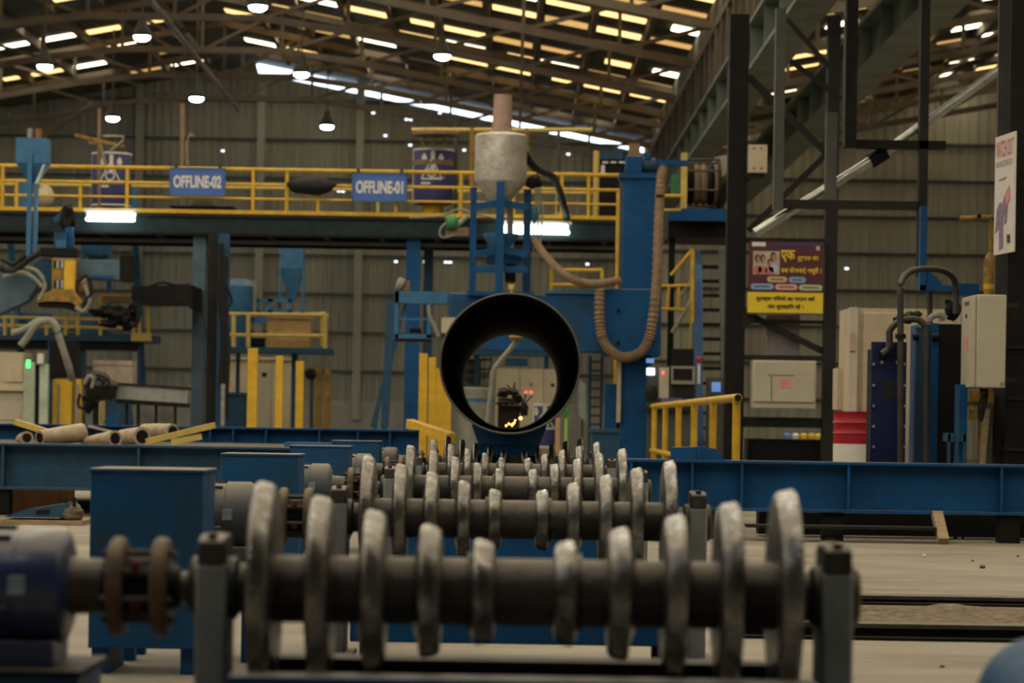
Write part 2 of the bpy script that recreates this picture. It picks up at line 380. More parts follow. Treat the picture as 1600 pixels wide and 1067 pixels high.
make('front_flange', B().box(x0, x0+.34, Y, Y+.03, 0, 8.2), BLACK, t); make('web', B().box(x0+.15, x0+.18, Y+.03, Y+.55, 0, 8.2), DARK, t); make('rear_flange', B().box(x0-.02, x0+.34, Y+.55, Y+.60, 0, 8.2), COLM, t)
for yy in (540, 620, 700): make('stiffener', B().pbox(1574, yy, 1640, yy+5, Y-.02, .5), DARK, t)
# --- hanging portal in the right bay
Y = 31.0
t = thing('hanging_frame', 'dark steel frame hanging in the right bay under the crane girder', 'steel frame', at(1330, 325, Y))
for x0, y0, x1, y1, m in ((1211, 12, 1226, 326, COLM), (1437, -30, 1451, 432, DARK), (1226, 313, 1437, 326, DARK), (1291, 175, 1308, 313, COLM), (1338, 219, 1478, 232, BLACK)):
    make('frame_member', B().pbox(x0, y0, x1, y1, Y, .16), m, t)
make('frame_member', B().pbox(1321, -20, 1340, 229, Y-.25, .2), BLACK, t); make('edge_angle', B().pbox(1319, -20, 1322, 229, Y-.27, .06), COLM, t)
for p, q in (((1230, 30), (1300, 110)), ((1235, 95), (1315, 155))): make('frame_brace', B().bar(at(*p, Y+.4), at(*q, Y+.4), .05, .05), DARK, t)
make('bracing_pipe', B().tube([at(1180, 364, 31.2), at(1385, 236, 31.2), at(1568, 104, 31.2)], .055, 10), SILVS, label='long grey bracing pipe slanting up to the right column', cat='pipe')
make('pipe_collar', B().cyl(at(1360, 252, 31.2), at(1384, 237, 31.2), .085, n=14), BLACK, label='black clamp collar around the slanting grey pipe', cat='clamp')
# ================================================================== ROLLER CONVEYOR
AX, AZ, RY = .04, .59, [6.85+5*k for k in range(5)]
OFFS = [.096, .223, .355, .482, .616]; RAD = [.124, .157, .190, .221, .253]
def roller_stand():
    y, o = RY[0], Vector((AX, RY[0], AZ))
    t = thing('conveyor_roller', '', 'roller', (AX, y, 0), 'disc rollers of the pipe conveyor')
    make('shaft', B().lathe(o, (1, 0, 0), [(-.86, .038), (-.70, .038), (-.70, .06), (-.645, .06), (-.64, .08), (.64, .08), (.645, .06), (.70, .06), (.70, .04), (.79, .04)], 28), SHAFT, t)
    for s in (-1, 1):
        for a, r in zip(OFFS, RAD):
            h = .027
            prof = [(-h, .08), (-h, r-.035), (-h+.003, r-.014), (-h+.012, r-.004), (h-.012, r+.003), (h-.004, r-.002), (h, r-.016), (h+.004, r*.72), (h+.012, .095), (h+.012, .08)]
            make('disc', B().lathe(o+Vector((s*a, 0, 0)), (s, 0, 0), prof, 48, caps=False), STEEL, t)
    for s in (-1, 1):
        x = AX+s*.735
        make('pedestal', B().box(x-.036, x+.036, y-.11, y+.11, .03, AZ+.06), PEDM, t, bevel=.008)
        make('bearing_housing', B().lathe((x-.06, y, AZ), (1, 0, 0), [(0, .06), (.01, .075), (.11, .075), (.12, .06)], 24), SHAFT, t)
        make('bearing_cap', B().prism([(y-.11, AZ+.06), (y+.11, AZ+.06), (y+.105, AZ+.115), (y+.05, AZ+.128), (y-.05, AZ+.128), (y-.105, AZ+.115)], x-.032, x+.032, 'x'), SHAFT, t, bevel=.006)
        for q in (-.08, .08): make('bolt', B().cyl((x, y+q, AZ+.11), (x, y+q, AZ+.132), .012, n=6), SHAFT, t)
        make('pedestal_foot', B().box(x-.07, x+.07, y-.19, y+.19, 0, .04), BLUEG, t, bevel=.005)
    for q, m in ((-.27, BLUE), (.27, BLACK)):
        make('bed_beam', B().box(AX-.67, AX+.67, y+q-.03, y+q+.03, .10, .405), m, t, bevel=.006)
        make('bed_flange', B().box(AX-.67, AX+.67, y+q-.07, y+q+.07, .395, .41), m, t)
        for s in (-1, 1): make('bed_leg', B().box(AX+s*.60-.03, AX+s*.60+.03, y+q-.05, y+q+.05, 0, .10), BLACK, t)
    return t
def drive_motor(body):
    y = RY[0]; o = Vector((AX, y, AZ))
    t = thing('drive_motor', '', 'motor', (AX-1.2, y, 0), 'drive motors of the pipe conveyor')
    for a, r in ((-.862, .118), (-.965, .118)):
        make('coupling_flange', B().lathe(o+Vector((a, 0, 0)), (1, 0, 0), [(-.018, .05), (-.018, r-.008), (-.01, r), (.01, r), (.018, r-.008), (.018, .05)], 32), RUST, t, label='rust brown coupling flange')
    make('coupling_hub', B().lathe(o, (1, 0, 0), [(-.96, .045), (-.95, .07), (-.88, .07), (-.86, .06), (-.82, .05), (-.815, .038)], 20), BLACK, t)
    for k in range(8):
        a = k*math.pi/4+.3; d = Vector((0, math.cos(a)*.085, math.sin(a)*.085))
        make('coupling_pin', B().cyl(o+d+Vector((-1.0, 0, 0)), o+d+Vector((-.83, 0, 0)), .009, n=6), SHAFT, t)
    for a in (.055, -.04): make('rubber_pad', B().box(AX-.925, AX-.905, y-.088, y-.06, AZ+a-.008, AZ+a+.008), mat('dull red rubber', (.16, .012, .012), .7), t, label='small red rubber buffer')
    make('gear_nose', B().lathe(o, (1, 0, 0), [(-1.08, .072), (-1.06, .068), (-1.0, .064), (-.985, .05)], 24), SHAFT, t)
    mb = make('motor_body', B().lathe(o, (1, 0, 0), [(-1.60, .09), (-1.59, .125), (-1.40, .128), (-1.395, .136), (-1.38, .136), (-1.375, .130), (-1.20, .130), (-1.195, .138), (-1.10, .138), (-1.085, .128), (-1.075, .10)], 40), body, t)
    for k in range(9):
        a = math.radians(200+k*35); d = Vector((0, math.cos(a), math.sin(a)))
        f_ = make('cooling_fin', B().box(AX-1.37, AX-1.21, -.004, .004, .125, .142), body, mb)
        c_ = OFF[mb]
        for q in f_.data.vertices:
            p = q.co+c_; rr = p.z; q.co = Vector((p.x, y+d.y*rr-d.z*p.y, AZ+d.z*rr+d.y*p.y))-c_
    make('nameplate', B().box(AX-1.205, AX-1.165, y-.1415, y-.137, AZ-.015, AZ+.03), mat('pale nameplate', (.35, .45, .52), .4, col2=(.15, .2, .25), scale=40), mb, label='pale printed nameplate')
    make('motor_foot', B().box(AX-1.52, AX-1.10, y-.12, y+.12, AZ-.19, AZ-.125), body, t, bevel=.006)
    make('motor_base', B().box(AX-1.62, AX-1.03, y-.20, y+.20, .30, AZ-.19), BLUE, t, bevel=.006)
    make('base_plate', B().box(AX-1.66, AX-1.02, y-.23, y+.23, AZ-.20, AZ-.185), BLACK, t)
    for s in (-1.58, -1.08):
        for q in (-.16, .16): make('base_leg', B().box(AX+s-.035, AX+s+.035, y+q-.035, y+q+.035, 0, .30), BLUE, t)
    return t
r0 = roller_stand(); m0 = drive_motor(MOTORB); m1 = None
desc = ['nearest grey disc roller, out of focus at the front', 'second disc roller from the front, behind the nearest one', 'third disc roller from the front of the pipe line', 'fourth disc roller from the front of the pipe line', 'farthest disc roller in view, just under the pipe end']
mdesc = ['glossy indigo drive motor at the lower left edge with rusty coupling', 'dusty grey drive motor right of the large blue guard box', 'dusty grey drive motor right of the second blue guard box', 'dusty drive motor left of the fourth disc roller', 'dusty drive motor left of the farthest disc roller']
for k in range(5):
    t = r0 if k == 0 else copy_tree(r0)
    t.location.y = RY[k]; t['label'] = desc[k]
    if k == 0: t = m0
    elif k == 1:
        t = m1 = copy_tree(m0)
        def remat(o):
            for ch in o.children:
                if ch.type == 'MESH' and ch.data.materials[0] == MOTORB:
                    ch.data = ch.data.copy(); ch.data.materials[0] = MOTORG
                remat(ch)
        remat(t)
    else: t = copy_tree(m1)
    t.location.y = RY[k]; t['label'] = mdesc[k]
# guard boxes in front of the motors
g0 = None
gl = ['large blue sheet metal guard box with a dusty tan top', 'blue guard box with a pale worn edge left of the third roller motor', 'low blue guard box in front of the left girder end', 'small far blue guard box left of the farthest roller']
for k in range(1, 5):
    y = RY[k]-.80; x0, x1 = -1.606, -1.174
    if g0 is None:
        g0 = t = thing('guard_box', gl[0], 'guard box', ((x0+x1)/2, y, 0), 'motor guard boxes')
        make('front_panel', B().box(x0, x1, y, y+.012, .10, .775), BLUEW, t, bevel=.004)
        make('side_panel', B().box(x0, x0+.012, y+.012, y+.45, .10, .775), BLUEW, t); make('side_panel', B().box(x1-.012, x1, y+.012, y+.45, .10, .775), BLUEW, t)
        make('top_panel', B().box(x0-.006, x1+.006, y-.006, y+.46, .775, .79), BLUEW, t, bevel=.004)
        make('skid', B().box(x0+.01, x0+.08, y+.03, y+.44, 0, .10), BLUEW, t)
        make('skid', B().box(x1-.08, x1-.01, y+.03, y+.44, 0, .10), BLUEW, t)
    else:
        t = copy_tree(g0); t.location.y = y; t['label'] = gl[k-1]
# ------------------------------------------------------------------ floor rails and trench in front of the skid
for y0, y1, h, lb in ((16.1, 16.35, .05, 'far dark steel channel lying in the floor beside the rollers'), (13.45, 13.6, .075, 'near dark crane rail lying in the floor beside the rollers')):
    t = thing('floor_rail', lb, 'rail', (4, y0, 0), 'floor rails')
    make('rail_foot', B().box(1.0, 7.5, y0-.05, y1+.05, .0, .015), BLACK, t); make('rail_web', B().box(1.0, 7.5, y0+.02, y1-.02, .015, h-.02), BLACK, t); make('rail_head', B().box(1.0, 7.5, y0, y1, h-.02, h), SHAFT, t)
b = B(); random.seed(3)
nx, ny = 90, 12
g = [[(1.0+6.5*i/nx, 13.7+2.3*j/ny, .004+max(0, .05*noise.noise(Vector((i*.23, j*.5, 1)))+.012*noise.noise(Vector((i*.9, j*1.7, 4)))+.004) if 0 < j < ny else 0.001) for i in range(nx+1)] for j in range(ny+1)]
b.v = [Vector(q) for row in g for q in row]; b.f = [(j*(nx+1)+i, j*(nx+1)+i+1, (j+1)*(nx+1)+i+1, (j+1)*(nx+1)+i) for j in range(ny) for i in range(nx)]
make('gravel_strip', b, DIRT, label='dirty grit lying between the two floor rails', cat='grit', kind='stuff')
for px, py, r, lb in ((1535, 888, .022, 'dark pebble on the dusty floor, largest one near the right edge'), (1445, 869, .014, 'small pale pebble on the floor right of the nearest roller'), (1590, 870, .012, 'tiny pebble on the floor at the right picture edge'), (1520, 877, .011, 'tiny pebble just left of the largest dark pebble'), (1577, 940, .016, 'dark chip on the floor close to the far floor rail'), (1472, 1043, .01, 'tiny dark chip on the floor in front of the near rail')):
    p = at(px, py, 1); Yp = H/(H-p.z)
    make('pebble', B().blob((p.x*Yp, Yp, r*.5), (r, r, r*.7), px, .4, 6), DIRT if 'pale' not in lb else WHITE, label=lb, cat='pebble', group='pebbles on the floor')
t = thing('curved_guard', 'blue rounded steel guard at the lower right corner', 'guard', (at(1716, 1130, 5.5).x, 5.5, 0))
c = at(1716, 1130, 5.5)
make('shell', B().prism([(c.x+.155*math.cos(a*math.pi/14), c.z+.135*math.sin(a*math.pi/14)) for a in range(15)]+[(c.x-.155, .1), (c.x-.13, .1), (c.x+.13, .1), (c.x+.155, .1)], 5.5, 6.0), mat('clean blue paint', (.005, .07, .19), .6, spec=.2), t, bevel=.01)
make('base', B().box(c.x-.19, c.x+.19, 5.48, 6.05, 0, .1), BLACK, t)
# ================================================================== SKID GIRDERS
def hbeam(name, label, x0, x1, y, z0, z1, w, stiff, m=BLUE, ft=.022, group='blue skid girders', marks=None):
    t = thing(name, label, 'girder', ((x0+x1)/2, y, z0), group)
    make('top_flange', B().box(x0, x1, y-w/2, y+w/2, z1-ft, z1), m, t); make('bottom_flange', B().box(x0, x1, y-w/2, y+w/2, z0, z0+ft), m, t)
    make('web', B().box(x0, x1, y-.01, y+.01, z0+ft, z1-ft), m, t)
    for x in stiff:
        make('stiffener', B().box(x-.011, x+.011, y-w/2+.01, y-.01, z0+ft, z1-ft), m, t)
    return t
Y = 25.0
gr = hbeam('skid_girder', 'long blue welded girder crossing right of the rollers', 1.02, 7.0, Y, .245, .68, .30, [at(x, 760, Y).x for x in (985, 1080, 1157, 1323, 1561)], group='blue skid girders')
Y = 28.0
gl_ = hbeam('skid_girder', 'long weathered blue girder crossing at the left behind the guard box', -7.0, -1.16, Y, .253, .70, .30, [at(x, 730, Y).x for x in (8, 219, 520, 606)], m=BLUEG)
Y = 34.0
hbeam('skid_girder', 'far blue girder with light top edge behind the left girder', at(-60, 670, Y).x, at(655, 670, Y).x, Y, .40, .865, .3, [at(x, 680, Y).x for x in (330, 366, 417, 500, 560, 610)])
for px in (3, 600):
    make('girder_support', B().box(at(px, 760, 28).x-.09, at(px, 760, 28).x+.09, 27.9, 28.1, 0, .253), BLACK, label='short black support block under the left girder at its %s end' % ('outer' if px < 100 else 'inner'), cat='support', group='girder supports')
for px in (1100, 1300, 1575):
    make('girder_support', B().box(at(px, 810, 25).x-.09, at(px, 810, 25).x+.09, 24.9, 25.1, 0, .245), BLACK, label='black support block under the right girder, %s' % {1100: 'nearest the rollers', 1300: 'in its middle', 1575: 'nearest the right edge'}[px], cat='support', group='girder supports')
make('sleeper_beam', B().box(at(1180, 815, 26).x, 6.4, 25.6, 25.9, .02, .22), BLACK, label='black steel sleeper lying behind and below the right girder', cat='beam')
make('flat_bar', B().box(at(1165, 815, 24.7).x, at(1460, 815, 24.7).x, 24.55, 24.8, .115, .14), DARK, label='dark flat bar lying under the right girder', cat='bar')
make('timber_prop', B().bar(at(1464, 803, 24.8), at(1474, 846, 24.5), .09, .07), WOOD, label='raw wood wedge propped under the right girder', cat='timber')
Y = 25.0
t = thing('channel_piece', 'short blue bent channel lying on the right girder', 'channel', (at(1100, 716, Y).x, Y, .68))
make('body', B().pprism([(1050, 699), (1092, 698), (1092, 719), (1050, 717)], Y-.05, .25), BLUE, t); make('tapered_end', B().pprism([(1095, 698), (1118, 701), (1132, 717), (1132, 720), (1095, 719)], Y-.05, .25), BLUE, t); make('rib', B().pbox(1090, 698, 1096, 719, Y-.07, .3), BLUE, t)
# skid deck and scrap behind the left girder
make('steel_deck', B().box(-6.8, -1.9, 28.4, 33.6, .62, .68), DARK, label='dark steel deck between the left girders under the scrap', cat='deck')
for px in (-50, 280): make('deck_trestle', B().box(at(px, 700, 30).x, at(px, 700, 30).x+.12, 28.6, 33.4, 0, .62), DARK, label='dark trestle carrying the scrap deck, %s one' % ('outer' if px < 0 else 'inner'), cat='trestle', group='deck trestles')
def scrap(p0, p1, r0_, r1_, lab, Y=29.5):
    a, b_ = at(*p0, Y), at(*p1, Y+.4); d = (b_-a)
    t = thing('scrap_pipe', lab, 'scrap pipe', (a.x, Y, .68), 'scrap pipe pieces on the left deck')
    make('tube', B().lathe(a, d, [(.0, r0_*.82), (0, r0_), (d.length*.5, (r0_+r1_)/2*1.05), (d.length, r1_)], 18), SCRAP, t)
    make('bore', B().cyl(a-d.normalized()*.004, a+d.normalized()*.02, r0_*.7, n=16), BLACK, t)
scrap((62, 684), (128, 676), .075, .10, 'tapered dusty pipe piece at the far left of the scrap row')
scrap((180, 685), (132, 691), .085, .05, 'dusty pipe stub in the middle of the scrap row')
scrap((222, 682), (190, 684), .10, .085, 'short thick dusty pipe stub with a dark open end', 29.8)
scrap((270, 674), (225, 672), .085, .07, 'dusty pipe piece lying behind the thick stub', 31.2)
scrap((42, 684), (34, 688), .07, .07, 'small dark ended pipe ring at the left of the scrap', 30.2)
for p, q, lb in (((24, 659, 30.4), (104, 684, 30.1), 'yellow angle bar leaning at the left end of the scrap'), ((228, 690, 29.4), (336, 664, 29.6), 'long yellow angle bar slanting up at the right of the scrap'), ((268, 691, 29.3), (315, 682, 29.3), 'short yellow angle bar lying low at the right of the scrap'), ((138, 666, 31.8), (232, 688, 31.4), 'thin pale rod lying across behind the scrap')):
    make('angle_bar', B().bar(at(*p), at(*q), .05 if 'rod' not in lb else .025, .06 if 'rod' not in lb else .025), YELP if 'rod' not in lb else SCRAP, label=lb, cat='bar')
make('wood_board', B().box(at(6, 780, 28.4).x, at(112, 780, 28.4).x, 28.5, 28.6, 0, .24), WOODB, label='brown wooden board standing under the left girder', cat='board')
Y = 25.6
t = thing('tow_plate', 'blue tapered plate with a dusty clamp block on the floor at left', 'plate', (at(60, 812, Y).x, Y, 0))
make('plate', B().pprism([(5, 808), (40, 796), (95, 787), (108, 785), (108, 809)], Y, .5), BLUEG, t); make('slot', B().pprism([(58, 797), (78, 796), (77, 802), (56, 803)], Y-.01, .02), BLACK, t)
make('clamp_block', B().blob(at(112, 803, Y+.1), (.11, .12, .09), 5, .3), DIRT, t)
for px in (103, 116): make('clamp_bolt', B().cyl(at(px, 791, Y+.05), at(px, 777, Y+.05), .016, n=8), BLACK, t)
make('base_strip', B().box(at(2, 812, Y).x, at(130, 812, Y).x, Y-.05, Y+.6, 0, .045), WOOD, t)
# small plate on the left girder end
Y = 29.2
t = thing('flat_channel', 'narrow blue channel with pale dusty top lying behind the left girder', 'channel', (at(520, 696, Y).x, Y, .70))
make('body', B().pbox(444, 692, 596, 701, Y, .3), BLUEB, t); make('clip', B().pprism([(520, 697), (531, 689), (540, 689), (540, 699)], Y-.03, .08), SHAFT, t)
# ================================================================== THE PIPE
t = thing('steel_pipe', 'big black steel pipe seen end on above the rollers', 'pipe', (0, 25, .88))
c = at(797, 568, 25.0); R = M(111, 25)
make('outer_shell', B().lathe(c, (0, 1, 0), [(0.004, R-.016), (.004, R), (12, R), (12, R-.016)], 96, caps=False), PIPEM, t)
make('inner_shell', B().lathe(c, (0, 1, 0), [(.004, R-.018), (12, R-.018)], 96, caps=False), PIPEM, t)
make('cut_edge', B().lathe(c, (0, 1, 0), [(0, R-.018), (-.004, R-.010), (0, R-.001), (.006, R)], 96, caps=False), RIMM, t)
for y, lb in ((28.4, 'blue saddle support under the near end of the black pipe'), (35.6, 'blue saddle support under the far end of the black pipe')):
    zb = c.z-R; t = thing('pipe_saddle', lb, 'support', (c.x, y, 0), 'pipe saddles')
    make('cradle', B().prism([(c.x-.34, zb+.098), (c.x-.22, zb+.036), (c.x-.10, zb+.004), (c.x+.10, zb+.004), (c.x+.22, zb+.036), (c.x+.34, zb+.098), (c.x+.37, zb+.07), (c.x+.30, zb-.12), (c.x-.30, zb-.12), (c.x-.37, zb+.07)], y, y+.3), BLUEW, t)
    make('column', B().box(c.x-.3, c.x+.3, y+.02, y+.28, .08, zb-.12), BLUE, t); make('base', B().box(c.x-.5, c.x+.5, y-.05, y+.4, 0, .08), BLACK, t)
# ================================================================== YELLOW BARRIERS
t = thing('pipe_railing', 'thick yellow tubular railing running back beside the pipe line', 'railing', (2.1, 40, 0))
xr = 2.09
make('top_rail', B().cyl((xr, 26.45, 1.235), (xr+.06, 57, 1.235), .04, n=14), YEL, t); make('end_plug', B().cyl((xr, 26.44, 1.235), (xr, 26.46, 1.235), .032, n=14), BLACK, t)
make('mid_rail', B().cyl((xr, 29.8, .58), (xr+.06, 57, .58), .035, n=12), YEL, t)
for k in range(10): make('post', B().cyl((xr+.002*k*3, 26.6+3.15*k, 0), (xr+.002*k*3, 26.6+3.15*k, 1.225), .038, n=14), YEL, t)
for k, (px, w_) in enumerate(((394, 15), (436, 11), (468, 12), (498, 10), (512, 9))):
    y = (40, 44.8, 48.8, 52.8, 57)[k]; x = at(px, 600, y).x; h = M(w_, y)/2
    make('guard_post', B().box(x-h, x+h, y, y+2*h, 0, 1.93).box(x-h*1.02, x+h*1.02, y-.002, y+2*h+.002, 1.90, 1.94), YEL if k in (0, 1, 2) else YELD, label='yellow square guard post, %s of the row behind the far blue girder' % ('nearest and tallest', 'second', 'third', 'fourth', 'last and smallest')[k], cat='post', group='guard posts in a row')
for k, (px, w_, py) in enumerate(((661, 13, 552), (675, 11, 558), (687, 12, 575), (699, 12, 600))):
    y = 39.5+k*1.2; h = M(w_, y)/2; x = at(px, 600, y).x
    make('guard_board', B().box(x-h, x+h, y, y+.14, 0, at(px, py, y).z).box(x-h-.004, x+h+.004, y-.004, y+.144, .0, .05), YEL, label='upright yellow guard panel left of the black pipe, %s' % ('leftmost', 'second from left', 'third from left', 'rightmost')[k], cat='guard panel', group='yellow guard panels beside the pipe')
make('yellow_sill', B().bar(at(640, 662, 38), at(706, 684, 36.5), .10, .12), YEL, label='yellow steel sill slanting below the black pipe at left', cat='sill')
# ================================================================== MEZZANINE (about 50 m away)
MZ, DZ = 50.0, 4.5
x0, x1 = at(-80, 340, MZ).x, at(972, 345, MZ).x
mz = thing('mezzanine', 'long dark steel mezzanine walkway with yellow rails across the hall', 'mezzanine', ((x0+x1)/2, MZ, 0))
make('deck_plate', B().box(x0, x1, MZ, MZ+3.2, DZ-.06, DZ), DARK, mz)
make('edge_beam', B().box(x0, x1, MZ+.05, MZ+.12, DZ-.34, DZ-.06), BEAMD, mz); make('beam_flange', B().box(x0, x1, MZ-.02, MZ+.2, DZ-.38, DZ-.34), BLACK, mz)
make('rear_beam', B().box(x0, x1, MZ+3.0, MZ+3.12, DZ-.40, DZ-.06), BLACK, mz)
make('service_pipe', B().cyl((x0, MZ+.25, DZ-.47), (x1, MZ+.25, DZ-.47), .04, n=8), COLM, mz)
x = x0+.4
while x < x1: make('joist', B().box(x, x+.08, MZ+.2, MZ+3.0, DZ-.3, DZ-.06), BLACK, mz); x += 1.0
for z, r in ((5.28, .035), (5.02, .028), (4.77, .022)): make('handrail', B().cyl((x0, MZ+.05, z), (at(973, 283, MZ).x, MZ+.05, z), r, n=8), YEL, mz)
make('toe_board', B().box(x0, x1, MZ+.03, MZ+.05, DZ, DZ+.07), YEL, mz)
for px in (3, 25, 125, 198, 395, 448, 497, 619, 720, 803, 878, 920): make('rail_post', B().cyl((at(px, 300, MZ).x, MZ+.05, DZ), (at(px, 300, MZ).x, MZ+.05, 5.28 if px not in (25, 125, 497) else 5.02), .032, n=8), YEL, mz)
for z, r in ((5.2, .03),): make('rear_handrail', B().cyl((x0, MZ+3.1, z), (x1, MZ+3.1, z), r, n=8), YELP, mz)
for k in range(4): make('rear_post', B().cyl((x0+.7+k*3.3, MZ+3.1, DZ), (x0+.7+k*3.3, MZ+3.1, 5.2), .028, n=8), YELP, mz)
for pxa, pxb, m in ((299, 319, STBLUE), (633, 655, BLUE)):
    xa, xb = at(pxa, 500, MZ).x, at(pxb, 500, MZ).x
    make('column', B().box(xa, xb, MZ+.1, MZ+.13, 0, DZ-.38).box(xa, xb, MZ+.3, MZ+.33, 0, DZ-.38).box((xa+xb)/2-.02, (xa+xb)/2+.02, MZ+.13, MZ+.3, 0, DZ-.38), m, mz)
    make('column', B().box(xb+.04, xb+.2, MZ+.9, MZ+1.05, 0, DZ-.38), COLM if pxa < 400 else BLUEG, mz)
t = thing('cable_column', 'dark blue column with black cables hanging beside the left mezzanine post', 'column', (at(348, 660, 49).x, 49, 0))
make('post', B().pbox(338, 365, 355, 768, 49.0, .2), BLUEG, t)
make('post', B().pbox(322, 365, 339, 768, 49.3, .2), DARK, t)
for k, pts in enumerate((((346, 380), (343, 450), (349, 520), (345, 600)), ((352, 400), (348, 470), (356, 540), (352, 640)), ((350, 440), (362, 470), (354, 490), (358, 560)), ((344, 430), (351, 520), (350, 610), (357, 655)))):
    make('cable', B().tube(ppath([(x, y, 48.9) for x, y in pts]), .045 if k < 2 else .025), BLACKR, t)
make('conduit', B().pbox(345, 600, 351, 665, 48.85, .06), SILVS, t)
# --- wall drums on the mezzanine
def wrapped(polys, c, r, Y0=None):
    b = B()
    for pl in polys:
        vs = []
        for (u, z) in pl: vs.append((c.x+r*math.sin(u/r), c.y-r*math.cos(u/r), c.z+z))
        b.add(vs, [tuple(range(len(pl)))])
    return b
def strip(pts, w_):
    out = []
    for (a, b_), (c, d) in zip(pts[:-1], pts[1:]):
        n = max(1, int(math.hypot(c-a, d-b_)/.04)); L = math.hypot(c-a, d-b_); nx_, nz_ = -(d-b_)/L*w_/2, (c-a)/L*w_/2
        for k in range(n):
            s0, s1 = k/n, (k+1)/n; p, q = (a+(c-a)*s0, b_+(d-b_)*s0), (a+(c-a)*s1, b_+(d-b_)*s1)
            out.append([(p[0]-nx_, p[1]-nz_), (q[0]-nx_, q[1]-nz_), (q[0]+nx_, q[1]+nz_), (p[0]+nx_, p[1]+nz_)])
    return out
def ring(cu, cz, r, n=18): return [(cu+r*math.sin(2*math.pi*k/n), cz+r*math.cos(2*math.pi*k/n)) for k in range(n+1)]
def drum(px0, px1, pyt, pyb, Y, label, shift):
    a, b_, z0, z1 = rect(px0, pyt, px1, pyb, Y); r = (b_-a)/2; c = Vector(((a+b_)/2, Y+r, z0)); h = z1-z0
    t = thing('wire_drum', label, 'drum', (c.x, c.y, z0), 'indigo welding wire drums')
    make('body', B().lathe(c, (0, 0, 1), [(0, r*.98), (.02, r), (h*.97, r), (h, r*.97)], 36), DRUMB, t)
    for z in (.0, h-.035): make('rim', B().lathe(c+Vector((0, 0, z)), (0, 0, 1), [(0, r*.99), (.005, r*1.025), (.03, r*1.025), (.035, r*.99)], 36), WHITE, t)
    for u in (-r*1.35, shift+.02): make('white_stripe', wrapped(strip([(u, h*.60 if u > -r else .05), (u, h*.95)], .07), c, r+.004), WHITE, t)
    for u in (shift-.14, shift+.17): make('drop_emblem', wrapped([[(u+.05*math.sin(2*math.pi*k/14)*(1 if k not in (0,) else 1), h*.82+(.09 if k == 0 else .06)*math.cos(2*math.pi*k/14)) for k in range(14)]], c, r+.004), WHITE, t)
    tri = [(shift-.19, h*.44), (shift, h*.80), (shift+.19, h*.44), (shift-.19, h*.44)]
    make('triangle_emblem', wrapped(strip(tri, .025)+strip(ring(shift, h*.555, .075), .025)+strip([(shift-.12, h*.44), (shift+.26, h*.47)], .015), c, r+.005), WHITE, t)
    make('lettering_bar', wrapped(strip([(shift-.2, h*.36), (shift-.02, h*.36)], .035), c, r+.004), WHITE, t)
    return t, c, r, h
drum(139, 201, 237, 321, MZ+.9, 'indigo welding wire drum behind the left blue sign', .02)
td, c, r, h = drum(644, 708, 231, 317, MZ+.9, 'indigo welding wire drum between the right sign and silver hopper', -.02)
make('packing_tape', B().lathe(c+Vector((0, 0, h*.70)), (0, 0, 1), [(0, r+.006), (.09, r+.006)], 36, caps=False), HOSE, td, label='brown packing tape band')
t = thing('drum_stand', 'yellow turntable stand under the right indigo drum', 'stand', (c.x, c.y, DZ))
make('turntable', B().lathe((c.x, c.y, c.z-.03), (0, 0, 1), [(0, r*.62), (.03, r*.62)], 24), YEL, t); make('neck', B().cyl((c.x, c.y, DZ+.04), (c.x, c.y, c.z-.03), r*.5, n=20), YEL, t); make('base', B().cyl((c.x, c.y, DZ), (c.x, c.y, DZ+.04), r*.95, n=24), YELD, t)
a, b_, z0, z1 = rect(139, 237, 201, 321, MZ+.9)
make('drum_plinth', B().box(a+.05, b_-.05, MZ+1.0, MZ+1.4, DZ, z0), BLUEG, label='low grey plinth under the left indigo drum', cat='plinth')
# --- blue signs
for body, px0, py0, px1, py1, lb in (('OFFLINE-02', 265, 262, 352, 306, 'blue sign reading OFFLINE-02 on the left mezzanine rail'), ('OFFLINE-01', 550, 270, 636, 315, 'blue sign reading OFFLINE-01 on the right mezzanine rail')):
    Y = MZ-.12; a, b_, z0, z1 = rect(px0, py0, px1, py1, Y)
    t = thing('name_sign', lb, 'sign', ((a+b_)/2, Y, z0), 'blue station signs')
    make('board', B().box(a, b_, Y, Y+.03, z0, z1), SIGNB, t)
    for q in ((a, b_, z0, z0+.02), (a, b_, z1-.02, z1), (a, a+.02, z0, z1), (b_-.02, b_, z0, z1)): make('border', B().box(q[0], q[1], Y-.012, Y, q[2], q[3]), BLUEB, t)
    text('lettering', body, (a+b_)/2, (z0+z1)/2, Y-.006, .3, WHITE, t, width=(b_-a)*.86, height=(z1-z0)*.44, bold=.035)
    for x in (a+.1, b_-.1): make('clip', B().box(x-.02, x+.02, Y+.03, Y+.14, 5.24, 5.32), DARK, t)
# --- fluorescent fittings
for px0, px1, py0, py1, lb in ((134, 210, 331, 346, 'lit fluorescent fitting under the left mezzanine edge'), (783, 890, 349, 368, 'lit fluorescent fitting under the mezzanine below the silver hopper')):
    Y = MZ-.28; a, b_, z0, z1 = rect(px0, py0, px1, py1, Y)
    t = thing('fluorescent_light', lb, 'light', ((a+b_)/2, Y, z0), 'fluorescent fittings')
    make('housing', B().prism([(Y-.06, z1), (Y+.16, z1), (Y+.16, z1+.05), (Y, z1+.05)], a-.03, b_+.03, 'x'), WHITE, t)
    for q in (-.045, .045): make('tube', B().cyl((a, Y+.05+q*.5, (z0+z1)/2+q), (b_, Y+.05+q*.5, (z0+z1)/2+q), .038, n=10), TUBEL, t)
    for x in (a, b_-.03): make('lamp_holder', B().box(x, x+.03, Y+.0, Y+.10, z0, z1), WHITE, t)
    make('bracket', B().box((a+b_)/2-.05, (a+b_)/2+.05, Y+.16, Y+.34, z1, z1+.04), DARK, t)
